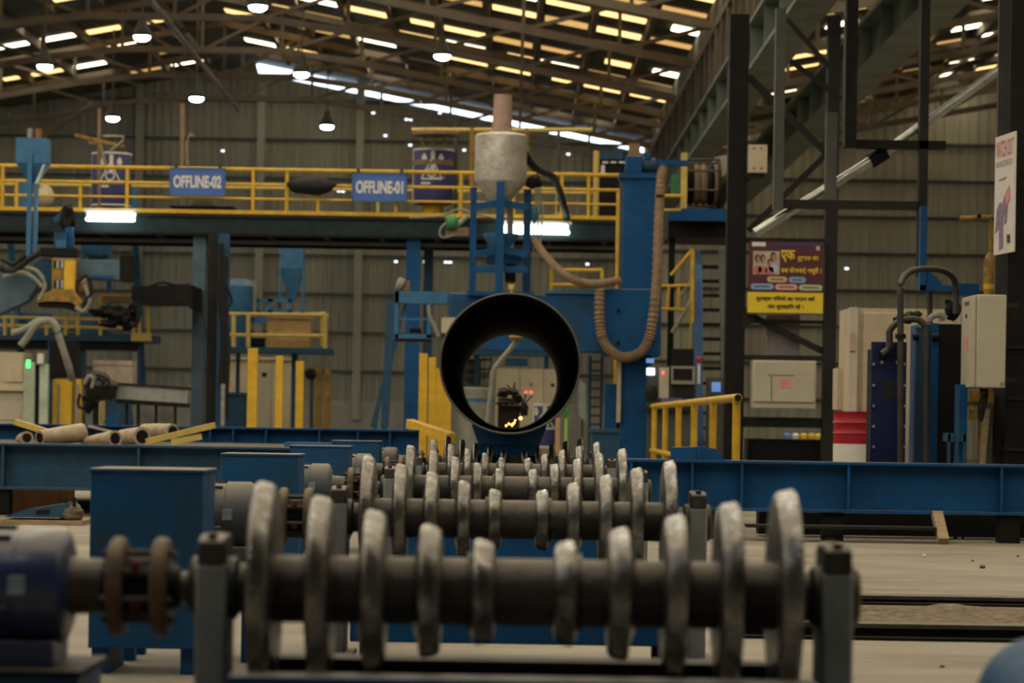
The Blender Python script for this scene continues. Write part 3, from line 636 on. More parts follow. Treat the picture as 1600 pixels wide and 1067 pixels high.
# --- small things on the mezzanine
c = at(487, 290, MZ-.05)
make('dark_bundle', B().blob(c, (.42, .14, .165), 2, .14), BLACKR, label='black cloth bundle draped on the rail between the two blue signs', cat='bundle')
t = thing('flux_tray', 'black tray with a heap of dark flux below the left blue sign', 'tray', at(318, 332, MZ+.6))
p = at(318, 330, MZ+.6)
make('tray', B().box(p.x-.55, p.x+.55, MZ+.3, MZ+.9, DZ+.12, DZ+.15), BLACK, t); make('heap', B().lathe((p.x, MZ+.6, DZ+.15), (0, 0, 1), [(0, .27), (.08, .2), (.15, .09), (.18, .02)], 14), BLACK, t)
for q in (-.45, .45): make('tray_leg', B().box(p.x+q-.03, p.x+q+.03, MZ+.5, MZ+.7, DZ, DZ+.12), BLACK, t)
t = thing('drum_jib', 'brown jib post with tilted yellow arms above the left drum', 'jib', (at(155, 320, MZ+.5).x, MZ+.5, DZ))
make('post', B().cyl((at(155, 320, MZ+.5).x, MZ+.5, DZ), at(155, 170, MZ+.5), .032, n=8), HOSE, t)
make('arm', B().bar(at(118, 211, MZ+.5), at(195, 229, MZ+.5), .07, .06), YELD, t); make('arm', B().bar(at(138, 223, MZ+.5), at(180, 224, MZ+.5), .05, .04), HOSE, t)
make('hook_loop', B().tube(ppath([(160, 213, MZ+.4), (192, 214, MZ+.4), (188, 224, MZ+.4), (172, 236, MZ+.4)], 4), .025), HOSEG, t)
make('chain', B().bar(at(157, 226, MZ+.45), at(166, 262, MZ+.4), .05, .05), HOSE, t)
make('conduit_pipe', B().cyl((at(285, 330, MZ+1).x, MZ+1, DZ), at(285, 162, MZ+1), .045, n=8), HOSE, label='thin brown vertical conduit rising behind the left blue sign', cat='pipe')
make('hose_hook', B().tube(ppath([(293, 258, MZ+1), (292, 225, MZ+1), (297, 211, MZ+1), (303, 213, MZ+1)], 4), .02), HOSEG, label='thin grey bent tube beside the brown conduit', cat='tube')
for px, y0, y1, lb in ((712, 190, 335, 'thin grey vertical rod right of the right drum'), (873, 195, 345, 'thin grey vertical rod right of the silver hopper')):
    make('support_rod', B().cyl((at(px, y1, MZ+1.4).x, MZ+1.4, DZ), at(px, y0, MZ+1.4), .03, n=8), COLM, label=lb, cat='rod')
# green motor under the mezzanine edge
t = thing('green_hoist', 'small green hoist motor with a looped cable under the mezzanine', 'hoist', at(705, 365, 48.6))
make('motor', B().lathe(at(696, 348, 48.6), at(716, 348, 48.6)-at(696, 348, 48.6), [(0, .07), (.02, .13), (.16, .13), (.22, .08)], 16), GREEN, t)
make('hoist_body', B().pbox(696, 355, 732, 368, 48.6, .2), HOSE, t); make('cable_loop', B().tube(ppath([(712, 345, 48.5), (695, 350, 48.5), (687, 362, 48.5), (692, 371, 48.5), (710, 367, 48.5)], 5), .018), HOSEG, t)
make('trolley_arm', B().bar(at(712, 352, 48.6), at(730, 338, 50.0), .06, .06), HOSEG, t)
make('slack_cable', B().tube(ppath([(640, 340, 49.5), (690, 337, 49.4), (718, 327, 49.3), (745, 335, 49.2), (775, 341, 49.2)], 6), .02), HOSEG, label='grey slack cable looping from the right column to the hopper tower', cat='cable')
# ================================================================== FLUX HOPPER TOWER 
Y = 43.75
t = thing('flux_hopper', 'wrinkled silver cone bottom hopper with a pinkish duct on blue legs', 'hopper', (at(782, 455, Y).x, Y+.4, at(782, 462, Y).z))
cx_, r = at(782, 260, Y).x, M(41, Y)
zt, zc, zb = at(782, 207, Y).z, at(782, 283, Y).z, at(782, 318, Y).z
prof = [(0, r*.30), ((zc-zb), r*.98), ((zc-zb)+.03, r), ((zt-zb)*.75, r*1.0), ((zt-zb)-.03, r), (zt-zb, r*.93), (zt-zb+.04, r*.4)]
make('vessel', B().lathe((cx_, Y+.3, zb), (0, 0, 1), prof, 30), SILV, t); make('duct_stack', B().cyl((at(784, 200, Y).x, Y+.3, zt), (at(784, 145, Y).x+.02, Y+.3, at(784, 145, Y).z), M(16, Y), M(14, Y), n=20), PINK, t)
make('lid_clamp', B().blob((cx_+.03, Y+.2, zt+.01), (.16, .12, .09), 3, .4, 7), HOSE, t)
zl = at(782, 456, Y).z
for px0, px1, yt, dy, m in ((734, 744, 288, .45, BLUE), (775, 788, 280, -.08, BLUE), (818, 830, 292, .45, BLUEW)):
    a, b_, _, zz = rect(px0, yt, px1, 400, Y); make('tower_leg', B().box(a, b_, Y+dy, Y+dy+.1, zl, at(px0, yt, Y).z), m, t)
for p, q in (((740, 323), (778, 318)), ((740, 397), (778, 391)), ((784, 318), (824, 323)), ((784, 390), (824, 397)), ((740, 421), (824, 421))): make('tower_brace', B().bar(at(p[0], p[1], Y+.1), at(q[0], q[1], Y+.1), .1, .1), BLUE, t)
make('feed_cone', B().lathe(at(782, 400, Y+.4), (0, 0, 1), [(0, .10), (.25, .24), (.32, .28), (.34, .28)], 20), BLUEB, t)
make('valve_box', B().pbox(760, 398, 815, 412, Y+.25, .4), BLUEW, t); make('valve_body', B().pbox(789, 408, 806, 440, Y+.3, .25), BLACK, t); make('feed_pipe', B().cyl(at(797, 460, Y+.4), at(797, 318, Y+.3), .05, n=10), HOSEG, t)
make('tower_base', B().box(at(730, 456, Y).x, at(834, 456, Y).x, Y-.12, Y+.6, zl-.06, zl), BLUE, t)
t = thing('hopper_frame', 'pale yellow pipe frame standing around the silver hopper', 'frame', (at(780, 345, 48.5).x, MZ+.6, DZ))
Yf = MZ+.6
make('top_bar', B().cyl(at(643, 203, Yf), at(925, 203, Yf), .04, n=8), YELP, t)
for px in (738, 823): make('frame_post', B().cyl((at(px, 330, Yf).x, Yf, DZ), at(px, 200, Yf), .05, n=8), YELD, t)
make('turn_plate', B().cyl(at(682, 207, Yf), at(682, 212, Yf), .42, n=24), HOSE, t)
for px in (660, 676, 694): make('hanger', B().cyl(at(px, 211, Yf), at(px+1, 229, Yf), .02, n=6), YELD, t)
make('feed_hose', B().tube(ppath([(820, 240, 44.2), (832, 258, 44.6), (846, 268, 45.4), (862, 275, 46.5), (872, 292, 47.8), (882, 325, 49), (886, 342, 50)], 6), .06), BLACKR, label='black hose drooping from the silver hopper to the walkway', cat='hose')
t = thing('hose_manifold', 'cluster of grey hoses hanging from a dark valve beside the hopper', 'valve', at(840, 300, 44.1))
make('valve', B().blob(at(834, 284, 44.1), (.12, .1, .1), 8, .4, 8), BLACK, t)
for k, px in enumerate((838, 842, 846)): make('hose', B().tube(ppath([(px-4, 285, 44.1), (px, 310, 44.1), (px-3+2*k, 345, 44.1), (px-5, 420, 44.1)], 5), .014), HOSEG, t)
make('drip_bag', B().blob(at(835, 335, 44.1), (.06, .05, .13), 4, .2, 7), BLUEB, t)
make('yellow_canister', B().lathe((at(875, 345, MZ+1.2).x, MZ+1.2, DZ), (0, 0, 1), [(0, .22), (.1, .22), (.16, .15), (.2, .05)], 18), YELD, label='low yellow drum lid shaped pot on the walkway right of the hopper', cat='pot')
# ================================================================== COLUMN AND BOOM WELDER (44 m)
Y = 44.0
t = thing('boom_column', 'tall blue welding column with a wide carriage block and boom', 'welding column', (at(1000, 660, Y).x, Y, 0))
make('mast', B().box(at(972, 400, Y).x, at(1022, 400, Y).x, Y, Y+.5, 0, at(1000, 275, Y).z), BLUE, t, bevel=.02)
make('mast_edge', B().box(at(968, 400, Y).x, at(973, 400, Y).x, Y+.1, Y+.45, 0, at(1000, 275, Y).z), COLM, t)
make('mast_cap', B().pbox(968, 270, 1034, 278, Y-.05, .65), BLUE, t)
make('lift_gearbox', B().pbox(978, 243, 1004, 271, Y+.05, .4), BLUE, t, bevel=.02); make('lift_motor', B().cyl(at(1002, 258, Y+.2), at(1024, 258, Y+.2), .11, n=16), BLUEG, t); make('motor_cover', B().pbox(983, 224, 1000, 244, Y+.1, .25), HOSE, t)
make('terminal_box', B().pbox(1007, 238, 1018, 250, Y+.1, .2), BLUEW, t)
make('top_arm', B().pbox(1022, 250, 1076, 258, Y+.1, .2), BLUE, t)
make('carriage', B().pbox(942, 451, 1033, 556, Y-.3, .9), BLUE, t, bevel=.02)
make('boom', B().pbox(700, 459, 944, 549, Y-.2, .55), BLUEW, t, bevel=.02); make('boom_top_plate', B().pbox(852, 453, 944, 459, Y-.24, .65), BLUEB, t)
make('guide_rail', B().pbox(964, 560, 970, 660, Y-.1, .1), CREAM, t); make('column_foot', B().pbox(945, 600, 985, 768, Y+.1, .5), BLUE, t)
for px, py in ((966, 485), (966, 535), (1020, 470), (1020, 535)): make('carriage_bolt', B().cyl(at(px, py, Y-.33), at(px, py, Y-.29), .03, n=8), BLACK, t)
make('drag_chain', B().tube(ppath([(937, 452, 43.5), (937, 500, 43.5), (944, 535, 43.5), (966, 556, 43.5), (990, 556, 43.5), (1009, 540, 43.5), (1019, 505, 43.5), (1026, 440, 43.5), (1029, 360, 43.6), (1032, 290, 43.8), (1037, 262, 44.0)], 14), .075, 8, rib=.12), HOSE, label='long tan ribbed hose looping down in front of the blue carriage', cat='hose')
make('boom_hose', B().tube(ppath([(836, 376, 44), (846, 392, 43.8), (862, 411, 43.6), (886, 432, 43.5), (912, 442, 43.5), (940, 443, 43.5), (968, 438, 43.7)], 9), .062, 8, rib=.10), HOSE, label='tan wrapped hose sagging from the hopper to the blue mast', cat='hose')
t = thing('head_carrier', 'pale blue arm with a square cage left of the black pipe', 'welding arm', at(675, 530, 45))
Y = 43.9
make('arm_beam', B().pbox(617, 455, 700, 474, Y, .4), BLUEB, t)
for x0_, y0_, x1_, y1_ in ((616, 455, 623, 528), (667, 474, 674, 528), (617, 522, 674, 530), (623, 497, 667, 500)): make('cage_bar', B().pbox(x0_, y0_, x1_, y1_, Y, .08), BLUEB, t)
for x0_, y0_, x1_, y1_ in ((619, 474, 624, 528), (665, 474, 670, 528), (618, 523, 671, 529)): make('cage_bar', B().pbox(x0_, y0_, x1_, y1_, Y+.4, .06), BLUEW, t)
make('cage_floor', B().pbox(617, 529, 673, 533, Y, .45), BLACK, t); make('cage_brace', B().bar(at(620, 520, Y+.2), at(633, 476, Y+.2), .05, .04), BLUEB, t)
make('cage_tool', B().pbox(640, 513, 658, 520, Y+.15, .2), BLACK, t)
make('torch_cable', B().tube(ppath([(670, 477, Y-.1), (672, 495, Y-.1), (680, 512, Y-.1), (686, 526, Y-.1)], 5), .035), HOSEG, t)
t = thing('arm_prop', 'thin blue tripod props below the left arm cage', 'prop', (at(605, 660, 46).x, 46, 0))
for p, q, r_ in (((619, 530), (582, 668), .045), ((611, 470), (601, 668), .07)): make('prop_leg', B().bar(at(*p, 46), at(*q, 46), r_*1.8, r_), BLUEG, t)
make('prop_leg', B().bar(at(590, 640, 46), (at(575, 700, 46).x, 46, 0), .06, .05), BLUEG, t); make('prop_leg', B().bar(at(601, 660, 46), (at(600, 700, 46).x, 46, 0), .08, .06), BLUEG, t)
t = thing('fan_head', 'small dusty fan head on top of the left arm cage', 'fan', at(628, 455, 44.0))
make('guard', B().lathe(at(620, 442, 44.0), at(632, 447, 44.0)-at(620, 442, 44.0), [(0, .08), (.03, .11), (.10, .10), (.13, .03)], 14), HOSEG, t); make('motor', B().pbox(628, 438, 640, 455, 44.0, .15), HOSE, t)
make('tripod_clip', B().pprism([(795, 452), (803, 452), (803, 446), (806, 444), (794, 444)], 43.6, .1).pbox(797, 445, 801, 459, 43.62, .06), YELP, label='small yellow topped white pin above the pipe edge', cat='pin')
make('torch_plate', B().pbox(690, 496, 712, 520, 43.74, .05), CREAM, label='small yellowish plate just left of the black pipe', cat='plate')
make('pole_yellow', B().cyl((at(966, 440, 46).x, 46, 0), at(968, 300, 46), .05, n=10), YEL, label='tall thin yellow pole left of the blue mast', cat='pole')
t = thing('small_gate', 'small yellow rail frame behind the sagging hose', 'rail', at(896, 458, 44.2))
for p, q in (((861, 459), (861, 422)), ((861, 422), (941, 422)), ((941, 422), (941, 458)), ((861, 445), (941, 445))): make('rail_bar', B().cyl(at(*p, 44.2), at(*q, 44.2), .028, n=8), YEL, t)
# electric panel behind the mast
t = thing('switch_cabinet', 'dark switch panel with a white post behind the mast top', 'panel', (at(950, 340, MZ+2).x, MZ+2, DZ))
make('cabinet', B().pbox(932, 236, 976, 344, MZ+2, .5), BLACK, t); make('header', B().pbox(934, 236, 974, 249, MZ+1.97, .04), BLUEG, t)
for k in range(3): make('indicator_strip', B().pbox(941+k*13, 252, 950+k*13, 255, MZ+1.97, .03), WHITE, t)
make('label_plate', B().pbox(939, 258, 945, 270, MZ+1.97, .03), WHITE, t)
make('white_post', B().cyl((at(931, 350, MZ+1).x, MZ+1, DZ), at(932, 236, MZ+1), .055, n=10), YELP, label='tall pale yellow post in front of the dark switch panel', cat='post')
# ================================================================== SPOOL PLATFORM AND STAIR (46 m)
Y = 46.0
t = thing('stair_platform', 'blue edged landing carrying the cable spool above a steep stair', 'platform', (at(1105, 660, Y).x, Y, 0))
a, b_, z0, z1 = rect(1046, 326, 1161, 345, Y)
make('edge_beam', B().box(a, b_, Y, Y+.08, z0, z1), BLUE, t); make('deck', B().box(a, b_, Y+.08, Y+2.2, z1-.06, z1), DARK, t); make('under_beam', B().box(a, b_, Y+.3, Y+2.2, z0-.25, z1-.06), BLACK, t)
for px in (1046, 1155): make('platform_column', B().box(at(px, 500, Y).x, at(px, 500, Y).x+.1, Y+.5, Y+.6, 0, z0), BLACK, t)
for px in (1064,): make('rail_post', B().box(at(px, 300, Y).x, at(px, 300, Y).x+.1, Y+.05, Y+.12, z1, at(px, 238, Y).z), YELP, t)
make('rail_post', B().cyl((at(1154, 320, Y).x, Y+.1, z1), at(1154, 268, Y+.1), .05, n=8), YEL, t); make('rail_post', B().cyl((at(1143, 320, Y).x, Y+1.2, z1), at(1143, 282, Y+1.2), .03, n=8), YEL, t)
make('sloping_rail', B().bar(at(1130, 284, Y+.6), at(1156, 265, Y+.1), .05, .05), YELD, t)
make('rail_bar', B().cyl(at(1018, 306, Y), at(1064, 306, Y), .03, n=8), YEL, t); make('rail_bar', B().cyl(at(1018, 328, Y), at(1064, 328, Y), .02, n=8), YEL, t)
make('green_guard', B().pprism([(1049, 275), (1064, 268), (1064, 304), (1048, 304)], Y+1.0, .05), GREEN, t)
st = thing('steep_stair', 'steep blue stair with black treads under the spool platform', 'stair', (at(1107, 690, Y-1).x, Y-1, 0))
xl, xr_ = at(1086, 500, Y).x, at(1130, 500, Y).x
for k in range(15):
    zz = .24+k*.235; yy = Y-1.6+k*.125
    if zz < z0-.2: make('tread', B().box(xl+.03, xr_-.03, yy, yy+.24, zz-.05, zz), BLACK, st)
make('stringer', B().bar((xl, Y-1.7, .05), (xl, Y+.2, 3.75), .16, .05), BLUE, st); make('stringer', B().bar((xr_, Y-1.7, .05), (xr_, Y+.2, 3.75), .16, .05), COLM, st)
make('stair_plate', B().bar((xl+.05, Y-.6, 2.0), (xl+.05, Y+.1, 3.5), .10, .12), BLUEB, st)
hr = thing('stair_handrail', 'yellow handrails climbing beside the steep stair', 'handrail', (at(1070, 560, Y).x, Y-.5, 0))
make('rail_post', B().cyl((at(1079, 600, Y).x, Y-.4, 0), at(1082, 388, Y-.4), .035, n=8), YEL, hr)
for p, q in (((1030, 447), (1079, 446)), ((1030, 482), (1079, 484)), ((1045, 447), (1043, 484)), ((1060, 447), (1060, 484)), ((1048, 430), (1080, 392)), ((1062, 462), (1080, 440)), ((1050, 520), (1080, 470))): make('rail_bar', B().cyl(at(*p, Y-.4), at(*q, Y-.4), .024 if p[0] != 1050 else .035, n=8), YEL if p[0] not in (1050, 1062) else HOSEG, hr)
t = thing('cable_spool', 'large dark cable spool with brown coils on the landing', 'cable spool', (at(1098, 326, Y).x, Y+.8, z1))
r = M(44, Y); zc = z1+r; xa, xb = at(1068, 280, Y).x, at(1130, 280, Y).x
for x, nm in ((xa, 'flange'), (xb-.05, 'flange')):
    make(nm, B().lathe((x, Y+.8, zc), (1, 0, 0), [(0, r*.78), (0, r), (.05, r), (.05, r*.78)], 32, caps=False), DARK, t)
    for k in range(4):
        an = k*math.pi/4+.2; d = Vector((0, math.cos(an), math.sin(an)))*r*.9
        make('spoke', B().bar(Vector((x+.025, Y+.8, zc))-d, Vector((x+.025, Y+.8, zc))+d, .05, .04), DARK, t)
make('core', B().cyl((xa, Y+.8, zc), (xb, Y+.8, zc), r*.35, n=20), BLACK, t)
for k in range(8):
    an = k*math.pi/4+.3; d = Vector((0, math.cos(an), math.sin(an)))*r*.92; make('tie_bar', B().cyl(Vector((xa, Y+.8, zc))+d, Vector((xb, Y+.8, zc))+d, .022, n=6), SHAFT, t)
for k in range(5): make('cable_coil', B().lathe((xa+.1+k*.11, Y+.8, zc), (1, 0, 0), [(0, r*.70), (.05, r*.76), (.10, r*.70)], 28, caps=False), HOSE if k in (1, 2, 4) else BLACK, t)
# consoles right of the mast
Y = 43.0
t = thing('control_console', 'grey control console with dark monitors beside the blue mast', 'console', (at(1055, 660, Y).x, Y, 0))
make('cabinet', B().pbox(1012, 572, 1086, 775, Y, .5), COLM, t); make('desk_top', B().pbox(1008, 636, 1088, 642, Y-.12, .6), DARK, t)
make('controller', B().pbox(1030, 574, 1045, 622, Y-.08, .1), GREYB, t); make('red_lamp', B().pbox(1034.5, 580, 1038, 585, Y-.1, .03), LEDR, t)
mo = make('monitor', B().pbox(1049, 572, 1086, 600, Y-.1, .12), HOSEG, t); make('glass', B().pbox(1052, 576, 1082, 594, Y-.11, .02), BLACK, mo)
make('lower_panel', B().pbox(1052, 604, 1085, 632, Y-.03, .05), DARK, t); make('upper_monitor', B().pbox(1050, 545, 1084, 572, Y+.05, .15), BLACK, t)
make('lit_screen', B().pbox(1010.5, 575, 1023, 586, Y-.06, .06), SCRN, t); make('status_lamp', B().pbox(1010, 560, 1022, 567, Y+.02, .05), SCRB, t)
make('name_plate', B().pbox(1033, 622, 1066, 631, Y-.14, .02), mat('violet plate', (.16, .12, .32), .5), t); make('emergency_button', B().lathe(at(1092, 562, Y), (0, -1, 0), [(0, .05), (.05, .05), (.07, .03)], 14), RED, t); make('button_post', B().pbox(1090, 562, 1094, 600, Y, .05), WHITE, t)
make('headset', B().blob(at(1017, 614, Y-.1), (.09, .06, .12), 6, .5, 8), BLACKR, t)
t = thing('screen_cabinet', 'grey cabinet with a small blue screen behind the stair foot', 'cabinet', (at(1118, 660, 44.6).x, 44.2, 0))
make('body', B().pbox(1104, 590, 1131, 760, 44.1, .3), COLM, t); make('screen', B().pbox(1112, 597, 1126, 612, 44.08, .03), SCRB, t)
# ================================================================== BOARDS ON THE LATTICE COLUMN
Y = 37.9
a, b_, z0, z1 = rect(1170, 377, 1287, 456, Y)
t = thing('safety_board', 'maroon Hindi safety board with a family photo on the lattice column', 'board', ((a+b_)/2, Y, z0))
W_, H_ = b_-a, z1-z0
make('panel', B().box(a, b_, Y, Y+.03, z0, z1), MAROON, t); make('frame_edge', B().box(a-.015, b_+.015, Y+.02, Y+.05, z1-.02, z1+.02), BLACK, t)
def bp(u, v): return a+u*W_, z1-v*H_
def flat(name, u0, v0, u1, v1, m, par=None, off=.006):
    x0_, zz1 = bp(u0, v0); x1_, zz0 = bp(u1, v1); return make(name, B().box(x0_, x1_, Y-off, Y, zz0, zz1), m, par or t)
flat('header_line', .28, .045, .99, .085, mat('print blue', (.04, .06, .22), .5)); flat('corner_logo', .04, .025, .22, .105, WHITE); flat('corner_emblem', .895, .06, .945, .17, CREAM)
ph = flat('family_photo', .055, .20, .41, .66, mat('print pale', (.50, .42, .36), .5))
def disc_print(name, u, v, ru, rv, m, off):
    b = B(); n = 16; c_ = bp(u, v); b.prism([(c_[0]+ru*W_*math.cos(2*math.pi*k/n), c_[1]+rv*H_*math.sin(2*math.pi*k/n)) for k in range(n)], Y-off, Y-off+.002); make(name, b, m, ph)
HAIR = mat('print dark', (.05, .03, .03), .6); SKIN = mat('print skin', (.42, .25, .19), .6)
for u, v, s_, cm in ((.115, .35, 1, (.55, .16, .17)), (.185, .35, 1, (.5, .2, .2)), (.275, .42, .85, (.55, .18, .2)), (.325, .31, 1.1, (.50, .62, .72))):
    disc_print('printed_figure', u, min(.585, v+.22), .06, .085, mat('print cloth %.2f' % u, cm, .6), .009)
    disc_print('printed_hair', u, v, .036*s_, .085*s_, HAIR, .012); disc_print('printed_face', u+.008, v+.015, .024*s_, .062*s_, SKIN, .014)
def htext(body, u, v, wd, ht, m): c_ = bp(u, v); return text('lettering', body, c_[0], c_[1], Y-.006, .1, m, t, width=wd*W_, height=ht*H_)
YTXT = mat('yellow ink', (.75, .55, .03), .5, var=.05)
htext('एक', .52, .295, .19, .24, YTXT); htext('दुर्घटना और', .79, .335, .28, .13, YTXT); htext('सब योजनाएं अधूरी ।', .70, .58, .54, .15, YTXT)
pc = {'tan': (.50, .38, .20), 'blue': (.22, .34, .58), 'pink': (.60, .32, .28), 'green': (.42, .48, .34)}
for u0, u1, v, cn in ((.245, .515, .755, 'tan'), (.535, .765, .76, 'blue'), (.03, .335, .90, 'blue'), (.355, .655, .905, 'pink'), (.675, .985, .91, 'green')):
    b = B(); cz, rr = bp(0, v)[1], .058*H_; xa_, xb_ = bp(u0, 0)[0]+rr, bp(u1, 0)[0]-rr
    b.prism([(xb_+rr*math.sin(math.pi*k/8), cz+rr*math.cos(math.pi*k/8)) for k in range(9)]+[(xa_-rr*math.sin(math.pi*k/8), cz-rr*math.cos(math.pi*k/8)) for k in range(9)], Y-.006, Y)
    pl = make('caption_pill', b, mat('pill '+cn, pc[cn], .5, var=.1), t)
    make('caption_bar', B().box(xa_+.01, xb_-.01, Y-.008, Y-.006, cz-.012, cz+.012), mat('pill ink '+cn, tuple(q*.45 for q in pc[cn]), .6), pl)
a, b_, z0, z1 = rect(1168, 457, 1286, 489, Y); W_, H_ = b_-a, z1-z0
t = thing('yellow_board', 'yellow Hindi safety board under the maroon board', 'board', ((a+b_)/2, Y, z0))
make('panel', B().box(a, b_, Y, Y+.03, z0, z1), YPRINT, t)
htext('सुरक्षा नियमों का पालन करें', .5, .32, .78, .30, INK); htext('और सुरक्षित रहें ।', .5, .70, .48, .30, INK)
make('frame_edge', B().box(a, b_, Y-.01, Y+.04, z0-.02, z0), COLM, t)
make('dust_sheet', B().pprism([(1197, 492), (1250, 492), (1249, 560), (1199, 562)], Y+.36, .02), mat('greyish sheet', (.25, .22, .24), .7), label='faded grey sheet hanging behind the yellow board', cat='sheet')
t = thing('junction_cabinet', 'wide beige switch cabinet with a red sticker on the lattice column', 'cabinet', at(1226, 637, Y-.2))
make('body', B().pbox(1176, 563, 1275, 638, Y-.22, .46), GREYB, t, bevel=.01); make('door', B().pbox(1178, 565, 1273, 628, Y-.25, .04), GREYB, t, bevel=.008)
make('danger_sticker', B().pbox(1219, 592, 1236, 606, Y-.256, .01), mat('faded red sticker', (.55, .12, .12), .5, col2=(.6, .4, .36), scale=60), t); make('printed_line', B().pbox(1199, 585.5, 1242, 587, Y-.255, .008), HOSE, t); make('door_crack', B().pbox(1205, 588, 1206, 628, Y-.255, .008), COLM, t)
t = thing('meter_box', 'small rusty beige box high on the lattice column', 'box', at(1185, 270, Y))
make('body', B().pbox(1170, 226, 1199, 270, Y-.1, .25), CREAM, t, bevel=.008)
for px in (1178, 1190):
    for py in (232, 263): make('rivet', B().cyl(at(px, py, Y-.11), at(px, py, Y-.09), .012, n=8), BLACK, t)
make('bracket', B().pbox(1165, 270, 1195, 276, Y-.05, .3), DARK, t)
# coloured clutter beyond the column base
for k, (px, c_) in enumerate(((1230, (.10, .25, .6)), (1243, (.6, .6, .6)), (1256, (.65, .45, .05)), (1268, (.6, .4, .05)), (1279, (.65, .45, .05)))):
    p = at(px, 684, 44)
    make('paint_can', B().lathe((p.x, 44, at(1255, 690, 44).z-.02), (0, 0, 1), [(0, .055), (.01, .06), (.12, .06), (.13, .05), (.15, .03)], 14), mat('can paint %d' % k, c_, .5), label='%s paint can on the dark bench beyond the lattice column' % ('blue', 'white', 'left yellow', 'middle yellow', 'right yellow')[k], cat='can', group='paint cans on the bench')
p = at(1255, 690, 44); make('dark_bench', B().box(p.x-.5, p.x+.4, 43.8, 44.3, p.z-.06, p.z-.02).box(p.x-.45, p.x-.4, 43.85, 44.2, 0, p.z-.06).box(p.x+.3, p.x+.35, 43.85, 44.2, 0, p.z-.06), BLACK, label='dark bench beyond the lattice column base', cat='bench')
# ================================================================== RIGHT SIDE HYDRAULIC UNIT (about 27 m)
def rdrum(label):
    Yd = 28.2; x = at(1352, 690, Yd).x; r = M(45, Yd); zt = at(1352, 643, Yd).z; zm = at(1352, 694, Yd).z
    t = thing('oil_drum', label, 'drum', (x, Yd, 0)); h = zt-zm
    make('red_half', B().lathe((x, Yd+r, zm), (0, 0, 1), [(0, r), (h*.3, r), (h*.33, r*1.03), (h*.37, r), (h*.62, r), (h*.66, r*1.03), (h*.7, r), (h-.01, r), (h, r*1.02), (h, r*.95)], 36), RED, t)
    make('white_half', B().lathe((x, Yd+r, 0), (0, 0, 1), [(0, r*1.01), (zm*.5, r), (zm*.53, r*1.03), (zm*.57, r), (zm, r)], 36), WHITE, t)
rdrum('red and white oil drum beside the navy plate cooler')
Y = 28.9
t = thing('cream_enclosure', 'tall cream sheet enclosure behind the navy cooler and pipes', 'enclosure', (at(1405, 720, Y).x, Y, 0))
make('body', B().box(at(1326, 600, Y).x, at(1500, 600, Y).x, Y, Y+.9, 0, at(1400, 482, Y).z), CREAM, t); make('corner_post', B().box(at(1325, 600, Y).x, at(1338, 600, Y).x, Y-.06, Y, 0, at(1330, 480, Y).z), mat('off white paint', (.56, .52, .45), .6, var=.15), t)
make('door_panel', B().box(at(1347, 600, Y).x, at(1488, 600, Y).x, Y-.03, Y, .1, at(1400, 489, Y).z), CREAM, t, bevel=.008); make('notice', B().pbox(1328, 520, 1336, 548, Y-.08, .03), mat('faded pink notice', (.58, .42, .36), .6), t)
make('side_box', B().pbox(1308, 575, 1325, 640, Y+.5, .4), CREAM, label='narrow beige box standing behind the red drum', cat='box')
Y = 26.6
t = thing('plate_cooler', 'navy blue plate cooler with bolted edges', 'cooler', (at(1390, 720, Y).x, Y, 0))
make('front_plate', B().box(at(1361, 600, Y).x, at(1416, 600, Y).x, Y, Y+.05, 0, at(1390, 534, Y).z), NAVY, t, bevel=.004)
make('plate_pack', B().box(at(1364, 600, Y).x, at(1413, 600, Y).x, Y+.05, Y+.45, .1, at(1390, 545, Y).z), BLACK, t)
make('name_plate', B().pbox(1380, 594, 1401, 624, Y-.006, .01), DARK, t)
for py in (569, 602, 634, 666, 698):
    for px in (1365, 1413): make('bolt', B().cyl(at(px, py, Y-.05), at(px, py, Y), .014, n=8), SILVS, t)
for px in (1378, 1402): make('bolt', B().cyl(at(px, 566, Y-.05), at(px, 566, Y), .016, n=8), SILVS, t)
for px, py in ((1381, 552), (1403, 549)): make('port', B().cyl(at(px, py, Y-.06), at(px, py, Y), .05, n=14), BLACK, t)
t = thing('blue_tank', 'tall blue steel tank frame between the pipes and grey cabinet', 'tank', (at(1462, 720, 27).x, 27, 0))
Y = 26.9
make('tank_body', B().box(at(1440, 600, Y).x, at(1508, 600, Y).x, Y+.05, Y+.8, .5, at(1470, 506, Y).z), BLUE, t); make('corner_leg', B().box(at(1430, 600, Y).x, at(1443, 600, Y).x, Y, Y+.1, 0, at(1440, 512, Y).z), BLUEG, t); make('corner_leg', B().box(at(1453, 600, Y).x, at(1466, 600, Y).x, Y, Y+.1, 0, at(1460, 505, Y).z), BLUE, t)
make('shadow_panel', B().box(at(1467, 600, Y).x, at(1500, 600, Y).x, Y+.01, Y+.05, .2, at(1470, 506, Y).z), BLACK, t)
for px in (1426, 1457): make('lifting_lug', B().cyl(at(px, 527, Y-.04), at(px+9, 526, Y-.04), .035, n=10), BLACK, t)
for px, py in ((1437, 508), (1469, 500)): make('end_bolt', B().cyl(at(px, py, Y-.03), at(px, py, Y+.01), .02, n=8), SILVS, t)
def rp(lab, pts, r): return make('coolant_pipe', B().tube(ppath(pts, 6), r, 10), PIPEG, label=lab, cat='pipe')
rp('dark coolant pipe making the highest arch over the blue tank', [(1407, 735, 26.4), (1407, 620, 26.4), (1407, 500, 26.4), (1407, 450, 26.4), (1415, 430, 26.5), (1435, 421, 26.6), (1465, 421, 26.7), (1483, 428, 26.8), (1493, 444, 26.9), (1494, 490, 26.9)], .03)
